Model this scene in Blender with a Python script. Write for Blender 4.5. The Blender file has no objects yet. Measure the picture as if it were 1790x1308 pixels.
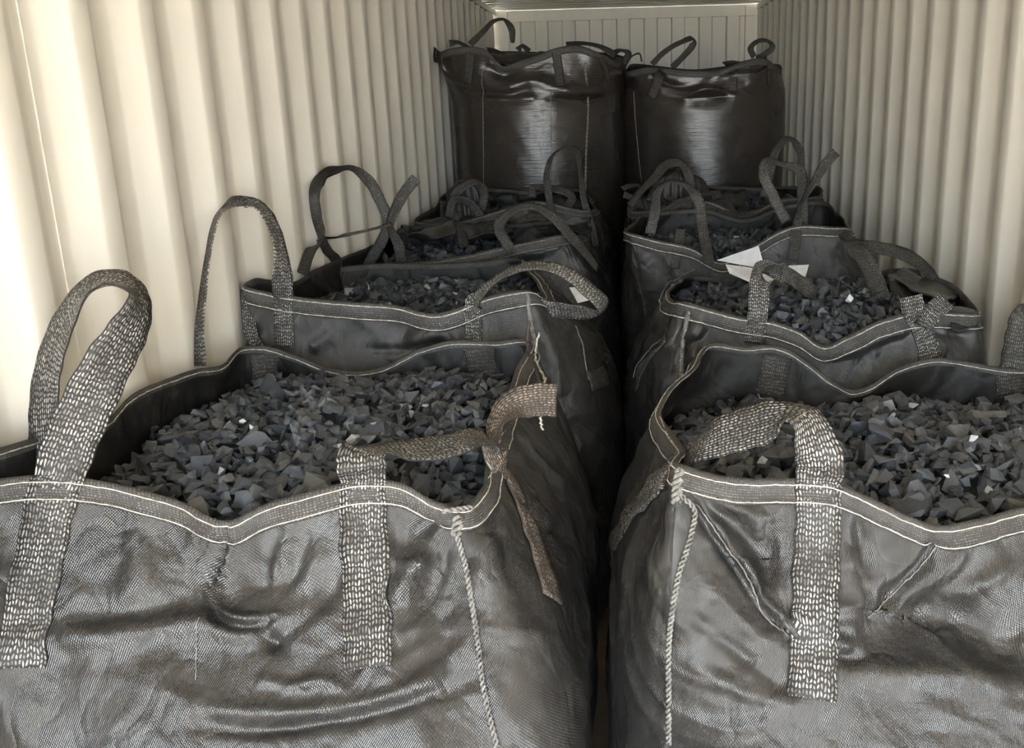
import bpy, bmesh, math, random
import numpy as np
from math import sin, cos, pi
from mathutils import Vector
from mathutils.bvhtree import BVHTree

SC = bpy.context.scene
COL = SC.collection

# ------------------------------------------------------------------ camera
FPX, PITCH, YAW, ROLL = 1609.07, 0.2691, -0.0296, -0.0249
CAMX, CAMZ = -0.1255, 1.6255
SX, SY = 138.99, -41.56
cp, sp, cy, sy = cos(PITCH), sin(PITCH), cos(YAW), sin(YAW)
Fv = Vector((sy*cp, cy*cp, -sp))
Rv = Vector((cy, -sy, 0))
Uv = Rv.cross(Fv)
cr, sr = cos(ROLL), sin(ROLL)
Rv, Uv = cr*Rv + sr*Uv, -sr*Rv + cr*Uv
CAM = Vector((CAMX, 0, CAMZ))
cam = bpy.data.cameras.new('camera')
co = bpy.data.objects.new('camera', cam)
COL.objects.link(co)
from mathutils import Matrix
co.matrix_world = Matrix(((Rv.x, Uv.x, -Fv.x, CAM.x), (Rv.y, Uv.y, -Fv.y, CAM.y),
                          (Rv.z, Uv.z, -Fv.z, CAM.z), (0, 0, 0, 1)))
cam.sensor_width = 36
cam.lens = FPX/1790*36
cam.shift_x = -SX/1790
cam.shift_y = SY/1790
cam.clip_start = .02
SC.camera = co

# ------------------------------------------------------------------ light
SC.view_settings.view_transform = 'Standard'
SC.view_settings.look = 'None'
SC.view_settings.exposure = 2.25
SC.view_settings.gamma = 1
SC.view_settings.use_curve_mapping = False
SC.cycles.use_denoising = True
SC.cycles.max_bounces = 10
SC.cycles.diffuse_bounces = 7
SC.cycles.sample_clamp_indirect = 8

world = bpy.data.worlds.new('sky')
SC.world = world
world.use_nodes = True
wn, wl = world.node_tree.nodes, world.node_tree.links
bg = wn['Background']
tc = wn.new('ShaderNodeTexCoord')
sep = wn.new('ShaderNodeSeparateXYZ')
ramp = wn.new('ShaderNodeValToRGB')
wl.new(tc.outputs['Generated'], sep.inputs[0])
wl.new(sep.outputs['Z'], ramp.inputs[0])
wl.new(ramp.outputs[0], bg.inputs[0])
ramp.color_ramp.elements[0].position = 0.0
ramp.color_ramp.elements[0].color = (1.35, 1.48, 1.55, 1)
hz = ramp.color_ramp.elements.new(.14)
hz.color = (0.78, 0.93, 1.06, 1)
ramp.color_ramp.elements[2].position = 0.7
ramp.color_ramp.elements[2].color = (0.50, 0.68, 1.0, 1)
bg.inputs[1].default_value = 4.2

DOOR_Y = -2.3
sun = bpy.data.lights.new('sun', 'SUN')
sun.energy = 29.0
sun.angle = 0.009
sun.color = (1.0, 0.93, 0.82)
so = bpy.data.objects.new('sun', sun)
COL.objects.link(so)
so.rotation_euler = Vector((0.62, -0.14, -0.77)).to_track_quat('-Z', 'Y').to_euler()
por = bpy.data.lights.new('doorway_portal', 'AREA')
por.shape = 'RECTANGLE'
por.size = 2.34
por.size_y = 2.38
por.cycles.is_portal = True
po = bpy.data.objects.new('doorway_portal', por)
COL.objects.link(po)
po.location = (0, DOOR_Y, 1.2)
po.rotation_euler = Vector((0, 1, 0)).to_track_quat('-Z', 'Z').to_euler()

# ------------------------------------------------------------------ helpers
def ray(u, v):
    return (Fv + Rv*((u-895-SX)/FPX) - Uv*((v-654-SY)/FPX))
def at(u, v, Y):
    d = ray(u, v)
    return CAM + d*(Y/d.y)
def pix(P):
    d = P-CAM
    k = d.dot(Fv)
    return 895+SX+FPX*d.dot(Rv)/k, 654+SY-FPX*d.dot(Uv)/k

def mesh_obj(name, verts, faces, mat, parent=None, smooth=True, uvs=None):
    me = bpy.data.meshes.new(name)
    me.from_pydata([tuple(v) for v in verts], [], faces)
    if uvs is not None:
        lay = me.uv_layers.new(name='UVMap')
        idx = np.empty(len(me.loops), dtype=np.int32)
        me.loops.foreach_get('vertex_index', idx)
        arr = np.asarray(uvs, dtype=np.float32)[idx]
        lay.data.foreach_set('uv', arr.ravel())
    if smooth:
        me.polygons.foreach_set('use_smooth', [True]*len(me.polygons))
    me.materials.append(mat)
    me.update()
    o = bpy.data.objects.new(name, me)
    COL.objects.link(o)
    if parent is not None:
        o.parent = parent
    return o

def tag(o, label=None, cat=None, group=None, kind=None):
    if label: o['label'] = label
    if cat: o['category'] = cat
    if group: o['group'] = group
    if kind: o['kind'] = kind
    return o

def empty(name, loc):
    o = bpy.data.objects.new(name, None)
    o.empty_display_size = .1
    o.location = loc
    COL.objects.link(o)
    return o

def box(verts, faces, x0, x1, y0, y1, z0, z1):
    b = len(verts)
    verts += [(x0,y0,z0),(x1,y0,z0),(x1,y1,z0),(x0,y1,z0),(x0,y0,z1),(x1,y0,z1),(x1,y1,z1),(x0,y1,z1)]
    faces += [tuple(b+i for i in f) for f in ((0,3,2,1),(4,5,6,7),(0,1,5,4),(1,2,6,5),(2,3,7,6),(3,0,4,7))]

def catmull(P, n, closed=False):
    """dense points along control points P (k x m array), uniform n per span"""
    P = np.asarray(P, float)
    k = len(P)
    out = []
    spans = k if closed else k-1
    for i in range(spans):
        if closed:
            a, b, c, d = P[(i-1) % k], P[i], P[(i+1) % k], P[(i+2) % k]
        else:
            b, c = P[i], P[i+1]
            a = P[i-1] if i > 0 else 2*b-c
            d = P[i+2] if i+2 < k else 2*c-b
        # centripetal-ish tangents limited to avoid overshoot
        lab = np.linalg.norm((b-a)[:3])+1e-9; lbc = np.linalg.norm((c-b)[:3])+1e-9; lcd = np.linalg.norm((d-c)[:3])+1e-9
        m1 = ((b-a)/lab*lbc*lbc + (c-b)/lbc*lab*lbc)/(lab+lbc)
        m2 = ((c-b)/lbc*lcd*lbc + (d-c)/lcd*lbc*lbc)/(lbc+lcd)
        for j in range(n):
            t = j/n
            out.append((2*t**3-3*t*t+1)*b + (t**3-2*t*t+t)*m1 + (-2*t**3+3*t*t)*c + (t**3-t*t)*m2)
    if not closed:
        out.append(P[-1])
    return np.array(out)

def vnoise(P, seed):
    """value noise 0..1 on an (n,3) array"""
    P = np.asarray(P, float)
    I = np.floor(P).astype(np.int64)
    f = P-I
    f = f*f*(3-2*f)
    def h(ix, iy, iz):
        x = (ix*374761393 + iy*668265263 + iz*2147483647 + seed*974711) & 0xffffffff
        x = ((x ^ (x >> 13))*1274126177) & 0xffffffff
        x = ((x ^ (x >> 16))*2246822519) & 0xffffffff
        return ((x ^ (x >> 15)) & 0xffffff)/float(0xffffff)
    r = 0
    for dx in (0, 1):
        for dy in (0, 1):
            for dz in (0, 1):
                w = (f[:,0] if dx else 1-f[:,0])*(f[:,1] if dy else 1-f[:,1])*(f[:,2] if dz else 1-f[:,2])
                r = r + w*h(I[:,0]+dx, I[:,1]+dy, I[:,2]+dz)
    return r

def ridge(P, seed, p=3):
    n = vnoise(P, seed)
    return (1-np.abs(2*n-1))**p

# ------------------------------------------------------------------ materials
def mat(name):
    m = bpy.data.materials.new(name)
    m.use_nodes = True
    nt = m.node_tree
    return m, nt, nt.nodes['Principled BSDF']

def N(nt, typ, **kw):
    n = nt.nodes.new(typ)
    for k, v in kw.items():
        setattr(n, k, v)
    return n

def math_(nt, op, a, b=None, c=None):
    n = nt.nodes.new('ShaderNodeMath')
    n.operation = op
    for i, x in enumerate((a, b, c)):
        if x is None: continue
        if isinstance(x, (int, float)): n.inputs[i].default_value = x
        else: nt.links.new(x, n.inputs[i])
    return n.outputs[0]

def mixc(nt, fac, a, b):
    n = nt.nodes.new('ShaderNodeMix')
    n.data_type = 'RGBA'
    if isinstance(fac, (int, float)): n.inputs[0].default_value = fac
    else: nt.links.new(fac, n.inputs[0])
    for sock, x in ((6, a), (7, b)):
        if isinstance(x, tuple): n.inputs[sock].default_value = x+(1,) if len(x) == 3 else x
        else: nt.links.new(x, n.inputs[sock])
    return n.outputs[2]

def ramp_(nt, fac, p0, p1):
    n = nt.nodes.new('ShaderNodeMapRange')
    n.interpolation_type = 'SMOOTHSTEP'
    nt.links.new(fac, n.inputs[0])
    n.inputs[1].default_value = p0
    n.inputs[2].default_value = p1
    return n.outputs[0]

def noise_(nt, vec, scale, detail=3, rough=.5):
    n = nt.nodes.new('ShaderNodeTexNoise')
    if vec is not None: nt.links.new(vec, n.inputs['Vector'])
    n.inputs['Scale'].default_value = scale
    n.inputs['Detail'].default_value = detail
    n.inputs['Roughness'].default_value = rough
    return n.outputs[0]

def bump_(nt, h, dist, strength, normal=None):
    n = nt.nodes.new('ShaderNodeBump')
    nt.links.new(h, n.inputs['Height'])
    n.inputs['Distance'].default_value = dist
    n.inputs['Strength'].default_value = strength
    if normal is not None: nt.links.new(normal, n.inputs['Normal'])
    return n.outputs[0]

def wall_mat():
    m, nt, b = mat('painted_steel')
    g = N(nt, 'ShaderNodeTexCoord').outputs['Object']
    mp = N(nt, 'ShaderNodeMapping'); mp.inputs['Scale'].default_value = (1, 1, .12)
    nt.links.new(g, mp.inputs[0])
    n1 = noise_(nt, mp.outputs[0], 9, 5, .6)
    n2 = noise_(nt, g, 2.2, 3)
    base = mixc(nt, ramp_(nt, n1, .35, .8), (.78, .745, .668), (.715, .68, .605))
    base = mixc(nt, math_(nt, 'MULTIPLY', ramp_(nt, n2, .45, .8), .35), base, (.70, .67, .60))
    n3 = noise_(nt, g, 26, 4, .7)
    base = mixc(nt, math_(nt, 'MULTIPLY', ramp_(nt, n3, .72, .80), .5), base, (.30, .27, .20))
    nt.links.new(base, b.inputs['Base Color'])
    b.inputs['Roughness'].default_value = .48
    b.inputs['Specular IOR Level'].default_value = .4
    nt.links.new(bump_(nt, n2, .004, .5), b.inputs['Normal'])
    return m

def fabric_mat(name, tone, rough=.40, spec=.75, weave=1.0, far=False):
    m, nt, b = mat(name)
    uv = N(nt, 'ShaderNodeUVMap', uv_map='UVMap').outputs[0]
    s = N(nt, 'ShaderNodeSeparateXYZ'); nt.links.new(uv, s.inputs[0])
    U, V = s.outputs[0], s.outputs[1]
    # plain weave of flat tapes, about 2.6 mm; seen as a fine diagonal
    k = 2*pi/0.0040
    a = math_(nt, 'SINE', math_(nt, 'MULTIPLY', math_(nt, 'ADD', U, V), k))
    c = math_(nt, 'SINE', math_(nt, 'MULTIPLY', math_(nt, 'SUBTRACT', U, V), k*.62))
    w = math_(nt, 'ADD', math_(nt, 'MULTIPLY', a, .7), math_(nt, 'MULTIPLY', c, .4))
    obj = N(nt, 'ShaderNodeTexCoord').outputs['Object']
    n1 = noise_(nt, obj, 3.5, 2, .5)
    mp = N(nt, 'ShaderNodeMapping'); mp.inputs['Scale'].default_value = (60, 900, 1)
    nt.links.new(uv, mp.inputs[0])
    n2 = noise_(nt, mp.outputs[0], 1, 2)
    mp2 = N(nt, 'ShaderNodeMapping'); mp2.inputs['Scale'].default_value = (700, 50, 1)
    nt.links.new(uv, mp2.inputs[0])
    n3 = noise_(nt, mp2.outputs[0], 1, 2)
    t = tone
    base = mixc(nt, ramp_(nt, n1, .3, .7), (t*.97, t*(.74 if far else .88), t*(.60 if far else .80)), (t*1.5, t*(1.15 if far else 1.38), t*(.95 if far else 1.28)))
    wv = ramp_(nt, w, -1, 1)
    lite = (t*2.9, t*2.65, t*2.45)
    base = mixc(nt, math_(nt, 'MULTIPLY', wv, .45*weave), base, lite)
    base = mixc(nt, math_(nt, 'MULTIPLY', ramp_(nt, math_(nt, 'ADD', n2, n3), 1.05, 1.5), .35), base, (t*3, t*2.9, t*2.8))
    # grey coal dust and scuffs
    n4 = noise_(nt, obj, 13, 3, .6)
    base = mixc(nt, math_(nt, 'MULTIPLY', ramp_(nt, n4, .52, .80), .0 if far else .30), base, (.10, .097, .092) if not far else (t*2, t*1.7, t*1.5))
    nt.links.new(base, b.inputs['Base Color'])
    nt.links.new(math_(nt, 'ADD', math_(nt, 'MULTIPLY', n1, .12), rough-.06), b.inputs['Roughness'])
    b.inputs['Specular IOR Level'].default_value = spec
    mpw = N(nt, 'ShaderNodeMapping'); mpw.inputs['Scale'].default_value = (1, 1, .6)
    nt.links.new(obj, mpw.inputs[0])
    n5 = noise_(nt, mpw.outputs[0], 34, 4, .6)
    nrm = bump_(nt, w, .0007, .5*weave)
    if far:
        mpf = N(nt, 'ShaderNodeMapping'); mpf.inputs['Scale'].default_value = (6, 6, 110)
        nt.links.new(obj, mpf.inputs[0])
        nrm = bump_(nt, noise_(nt, mpf.outputs[0], 1, 3, .6), .004, .6, nrm)
    else:
        nrm = bump_(nt, n5, .006, .35, nrm)
        wz = N(nt, 'ShaderNodeMapping'); wz.inputs['Rotation'].default_value = (.3, .2, .5); wz.inputs['Scale'].default_value = (1, 1, .75)
        nt.links.new(obj, wz.inputs[0])
        n6 = N(nt, 'ShaderNodeTexNoise'); nt.links.new(wz.outputs[0], n6.inputs['Vector'])
        n6.inputs['Scale'].default_value = 11; n6.inputs['Detail'].default_value = 2; n6.inputs['Distortion'].default_value = .8
        cr6 = math_(nt, 'ABSOLUTE', math_(nt, 'SUBTRACT', math_(nt, 'MULTIPLY', n6.outputs[0], 2), 1))
        nrm = bump_(nt, cr6, .018, .34, nrm)
    nt.links.new(nrm, b.inputs['Normal'])
    return m

def webbing_mat(name, dark, light, amount=1.0, fine=1.0):
    m, nt, b = mat(name)
    uv = N(nt, 'ShaderNodeUVMap', uv_map='UVMap').outputs[0]
    s = N(nt, 'ShaderNodeSeparateXYZ'); nt.links.new(uv, s.inputs[0])
    U, V = math_(nt, 'MULTIPLY', s.outputs[0], 1/fine), math_(nt, 'MULTIPLY', s.outputs[1], 1/fine)
    cu = math_(nt, 'MULTIPLY', U, 1/0.0052)
    col = math_(nt, 'FLOOR', cu)
    fu = math_(nt, 'SUBTRACT', cu, col)
    par = math_(nt, 'FRACT', math_(nt, 'MULTIPLY', col, .5))         # 0 / .5
    slant = math_(nt, 'MULTIPLY', math_(nt, 'SUBTRACT', math_(nt, 'MULTIPLY', par, 4), 1), .42)
    wj = N(nt, 'ShaderNodeTexWhiteNoise', noise_dimensions='1D'); nt.links.new(col, wj.inputs['W'])
    vw = noise_(nt, uv, 55, 2)
    rv = math_(nt, 'ADD', math_(nt, 'MULTIPLY', V, 1/0.0098), math_(nt, 'ADD', math_(nt, 'ADD', par, math_(nt, 'MULTIPLY', wj.outputs[0], .35)), math_(nt, 'MULTIPLY', vw, 1.6)))
    rv = math_(nt, 'ADD', rv, math_(nt, 'MULTIPLY', slant, fu))
    fv = math_(nt, 'FRACT', rv)
    row = math_(nt, 'FLOOR', rv)
    cx = math_(nt, 'ABSOLUTE', math_(nt, 'SUBTRACT', fu, .5))
    cyy = math_(nt, 'ABSOLUTE', math_(nt, 'SUBTRACT', fv, .5))
    d = math_(nt, 'ADD', math_(nt, 'POWER', math_(nt, 'MULTIPLY', cx, 2.7), 2), math_(nt, 'POWER', math_(nt, 'MULTIPLY', cyy, 2.4), 2))
    dash = math_(nt, 'SUBTRACT', 1, ramp_(nt, d, .35, 1.0))
    cmb = N(nt, 'ShaderNodeCombineXYZ'); nt.links.new(col, cmb.inputs[0]); nt.links.new(row, cmb.inputs[1])
    wn_ = N(nt, 'ShaderNodeTexWhiteNoise', noise_dimensions='2D'); nt.links.new(cmb.outputs[0], wn_.inputs[0])
    rnd = math_(nt, 'ADD', math_(nt, 'MULTIPLY', wn_.outputs[0], .8), .2)
    obj = N(nt, 'ShaderNodeTexCoord').outputs['Object']
    wear = ramp_(nt, noise_(nt, obj, 16, 3), .30, .62)
    f = math_(nt, 'MULTIPLY', math_(nt, 'MULTIPLY', dash, rnd), math_(nt, 'ADD', math_(nt, 'MULTIPLY', wear, .6), .4))
    f = math_(nt, 'MULTIPLY', f, amount)
    base = mixc(nt, f, dark, light)
    nt.links.new(base, b.inputs['Base Color'])
    b.inputs['Roughness'].default_value = .55
    b.inputs['Specular IOR Level'].default_value = .28
    nt.links.new(bump_(nt, dash, .0012, .8), b.inputs['Normal'])
    return m

def thread_mat(name, c):
    m, nt, b = mat(name)
    obj = N(nt, 'ShaderNodeTexCoord').outputs['Object']
    n = noise_(nt, obj, 90, 3)
    nt.links.new(mixc(nt, ramp_(nt, n, .3, .7), tuple(x*.45 for x in c), c), b.inputs['Base Color'])
    b.inputs['Roughness'].default_value = .7
    return m

def coal_mat():
    m, nt, b = mat('coal')
    isl = N(nt, 'ShaderNodeNewGeometry').outputs['Random Per Island']
    obr = N(nt, 'ShaderNodeObjectInfo').outputs['Random']
    r = math_(nt, 'FRACT', math_(nt, 'ADD', isl, obr))
    obj = N(nt, 'ShaderNodeTexCoord').outputs['Object']
    n = noise_(nt, obj, 60, 4, .6)
    base = mixc(nt, r, (.015, .017, .021), (.050, .055, .063))
    base = mixc(nt, math_(nt, 'MULTIPLY', ramp_(nt, math_(nt, 'FRACT', math_(nt, 'MULTIPLY', r, 7.31)), .80, 1), .5), base, (.10, .092, .078))
    base = mixc(nt, ramp_(nt, n, .45, .85), base, (.11, .115, .125))
    base = mixc(nt, ramp_(nt, math_(nt, 'FRACT', math_(nt, 'MULTIPLY', r, 13.7)), .984, .992), base, (.30, .31, .32))
    nt.links.new(base, b.inputs['Base Color'])
    b.inputs['Roughness'].default_value = .52
    b.inputs['Specular IOR Level'].default_value = .6
    nt.links.new(bump_(nt, n, .002, .5), b.inputs['Normal'])
    return m

def plain(name, c, rough=.6, spec=.5):
    m, nt, b = mat(name)
    obj = N(nt, 'ShaderNodeTexCoord').outputs['Object']
    n = noise_(nt, obj, 22, 4)
    nt.links.new(mixc(nt, ramp_(nt, n, .3, .75), tuple(x*.82 for x in c), c), b.inputs['Base Color'])
    b.inputs['Roughness'].default_value = rough
    b.inputs['Specular IOR Level'].default_value = spec
    return m

M_WALL = wall_mat()
M_FAB = fabric_mat('woven_bag_fabric', .018, .27, .62)
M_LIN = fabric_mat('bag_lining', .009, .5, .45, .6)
M_FARF = fabric_mat('brown_bag_fabric', .022, .27, .8, .3, far=True)
M_HEM = webbing_mat('hem_fabric', (.045, .041, .038), (.34, .32, .29), .55, .55)
M_WEB = webbing_mat('strap_webbing', (.030, .027, .025), (.50, .475, .435), 1.0)
M_WEBB = webbing_mat('brown_strap_webbing', (.06, .048, .04), (.42, .35, .28), .9)
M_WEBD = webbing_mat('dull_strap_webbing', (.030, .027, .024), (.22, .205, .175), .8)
M_THR = thread_mat('pale_thread', (.62, .58, .50))
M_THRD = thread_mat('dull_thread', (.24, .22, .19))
M_SEAM = thread_mat('seam_cord_thread', (.24, .225, .205))
M_COAL = coal_mat()
M_BED = plain('coal_dust', (.018, .020, .024), .8)
M_WHITE = plain('pale_stone', (.62, .64, .66), .6)
M_GREY = plain('light_grey_stone', (.33, .35, .37), .6)
M_PAPER = plain('white_paper', (.74, .75, .80), .55)
M_GROUND = plain('dusty_ground', (.43, .37, .29), .9)
M_FLOOR = plain('plywood_floor', (.16, .11, .07), .7)
M_SEAL = plain('sealant', (.85, .83, .76), .5)

# ------------------------------------------------------------------ container
WX, CH, BY = 1.176, 2.39, 8.8128
RAILZ = 2.342
def side_wall(side, y0j):
    # profile along y: crest 70, slope out 68, flat 70, slope in 70; 36 mm deep
    ys, xs = [], []
    k0 = math.floor((DOOR_Y-y0j)/.278)
    y = y0j + k0*.278
    while y < BY-.02:
        for dy, dx in ((0, 0), (.070, 0), (.138, .036), (.208, .036)):
            ys.append(y+dy); xs.append(dx)
        y += .278
    ys = [min(max(v, DOOR_Y), BY) for v in ys]
    V, Fc = [], []
    # soften each bend with two close points
    py, px = [], []
    for i in range(len(ys)):
        if 0 < i < len(ys)-1:
            for f in (-.006, .006):
                j = i-1 if f < 0 else i+1
                L = math.hypot(ys[j]-ys[i], xs[j]-xs[i])+1e-6
                t = min(.5, .006/L)
                py.append(ys[i]+(ys[j]-ys[i])*t); px.append(xs[i]+(xs[j]-xs[i])*t)
        else:
            py.append(ys[i]); px.append(xs[i])
    zs = [0, .6, 1.2, 1.8, RAILZ-.03, RAILZ]
    for a, b in zip(py, px):
        for z in zs:
            V.append((side*(WX+b), a, z))
    n = len(zs)
    for i in range(len(py)-1):
        for j in range(n-1):
            a = i*n+j
            q = (a, a+n, a+n+1, a+1)
            Fc.append(q if side < 0 else q[::-1])
    # outer skin so the wall is closed
    b0 = len(V)
    V += [(side*(WX+.05), DOOR_Y, 0), (side*(WX+.05), BY, 0), (side*(WX+.05), BY, CH), (side*(WX+.05), DOOR_Y, CH)]
    Fc.append((b0, b0+1, b0+2, b0+3))
    o = mesh_obj('wall_left' if side < 0 else 'wall_right', V, Fc, M_WALL)
    tag(o, kind='structure')
    o['label'] = ('cream corrugated steel container wall on the left' if side < 0 else 'cream corrugated steel container wall on the right')
    o['category'] = 'wall'
    V, Fc = [], []
    x0, x1 = side*(WX-.004), side*(WX+.055)
    box(V, Fc, min(x0, x1), max(x0, x1), DOOR_Y, BY, RAILZ, CH)
    r = mesh_obj('top_rail', V, Fc, M_WALL, o, False)
    return o
wl_ = side_wall(-1, 1.8705)
wr_ = side_wall(1, 1.756)
# sealant line where two wall panels meet, in the recessed flat nearest the door
for side, wo, yy in ((-1, wl_, 1.8705-.278+.172), (1, wr_, 1.756+.172)):
    V, Fc = [], []
    x0, x1 = side*(WX+.0335), side*(WX+.037)
    box(V, Fc, min(x0, x1), max(x0, x1), yy-.0018, yy+.0018, .02, RAILZ)
    mesh_obj('panel_seam', V, Fc, M_SEAL, wo, False)

def back_wall():
    V, Fc = [], []
    xs, ys = [], []
    x = -WX+.105
    while x < WX-.1:
        for dx, dy in ((0, 0), (.106, 0), (.118, .046), (.236, .046)):
            if x+dx < WX-.1:
                xs.append(x+dx); ys.append(dy)
        x += .248
    zt = 2.292
    xs.append(WX-.08); ys.append(ys[-1])
    xs.insert(0, -WX+.08); ys.insert(0, ys[0])
    for a, b in zip(xs, ys):
        V.append((a, BY+b, 0)); V.append((a, BY+b, zt))
    for i in range(len(xs)-1):
        Fc.append((2*i, 2*i+2, 2*i+3, 2*i+1))
    b0 = len(V)
    V += [(-WX-.05, BY+.07, 0), (WX+.05, BY+.07, 0), (WX+.05, BY+.07, CH), (-WX-.05, BY+.07, CH)]
    Fc.append((b0, b0+1, b0+2, b0+3))
    o = mesh_obj('wall_back', V, Fc, M_WALL, smooth=False)
    tag(o, 'corrugated steel end wall behind the two tall bags', 'wall', kind='structure')
    V, Fc = [], []
    box(V, Fc, -WX+.108, WX-.108, BY-.012, BY+.05, zt, CH-.004)
    h = mesh_obj('trim_1', V, Fc, M_WALL, smooth=False)
    tag(h, 'flat steel header beam above the end wall', 'beam', kind='structure')
    for i, sd in enumerate((-1, 1)):
        V, Fc = [], []
        x0, x1 = sd*(WX+.03), sd*(WX-.104)
        box(V, Fc, min(x0, x1), max(x0, x1), BY-.02, BY+.05, 0, 2.285)
        box(V, Fc, min(x0, x1), max(x0, x1), BY-.026, BY+.05, 2.292, CH-.004)
        box(V, Fc, min(x0, x1)+.012, max(x0, x1)-.012, BY-.012, BY+.05, 2.28, 2.30)
        p = mesh_obj('trim_%d' % (i+2), V, Fc, M_WALL, smooth=False)
        tag(p, ('left' if sd < 0 else 'right')+' steel corner post with its casting at the end wall', 'post', kind='structure')
back_wall()

def ceiling():
    V, Fc = [], []
    ys, zs = [], []
    y = DOOR_Y
    while y < BY-.2:
        for dy, dz in ((0, 0), (.14, 0), (.155, .018), (.19, .018)):
            ys.append(y+dy); zs.append(dz)
        y += .205
    ys.append(BY+.05); zs.append(0)
    for a, b in zip(ys, zs):
        V.append((-WX-.05, a, CH+b)); V.append((WX+.05, a, CH+b))
    for i in range(len(ys)-1):
        Fc.append((2*i, 2*i+1, 2*i+3, 2*i+2))
    b0 = len(V)
    V += [(-WX-.05, DOOR_Y, CH+.03), (WX+.05, DOOR_Y, CH+.03), (WX+.05, BY+.06, CH+.03), (-WX-.05, BY+.06, CH+.03)]
    Fc.append((b0, b0+1, b0+2, b0+3))
    o = mesh_obj('ceiling', V, Fc, M_WALL, smooth=False)
    tag(o, 'ribbed steel roof panel of the container', 'ceiling', kind='structure')
ceiling()
V, Fc = [], []
box(V, Fc, -WX-.05, WX+.05, DOOR_Y, BY+.05, -.06, 0)
tag(mesh_obj('floor', V, Fc, M_FLOOR, smooth=False), 'plywood floor under the bags', 'floor', kind='structure')
V, Fc = [], []
box(V, Fc, -40, 40, -70, DOOR_Y-.05, -.35, -.16)
tag(mesh_obj('ground', V, Fc, M_GROUND, smooth=False), 'dusty yard ground outside the open container door', 'ground', kind='structure')

# ------------------------------------------------------------------ bags
def body_xy(s, cx, cy_, a, b, n):
    th = np.radians(-135+360*s)
    # keep s=0.. .25 on the front edge
    c, d = np.cos(th), np.sin(th)
    r = 1/(np.abs(c)**n+np.abs(d)**n)**(1/n)
    return cx+a*r*c, cy_+b*r*d

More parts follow.
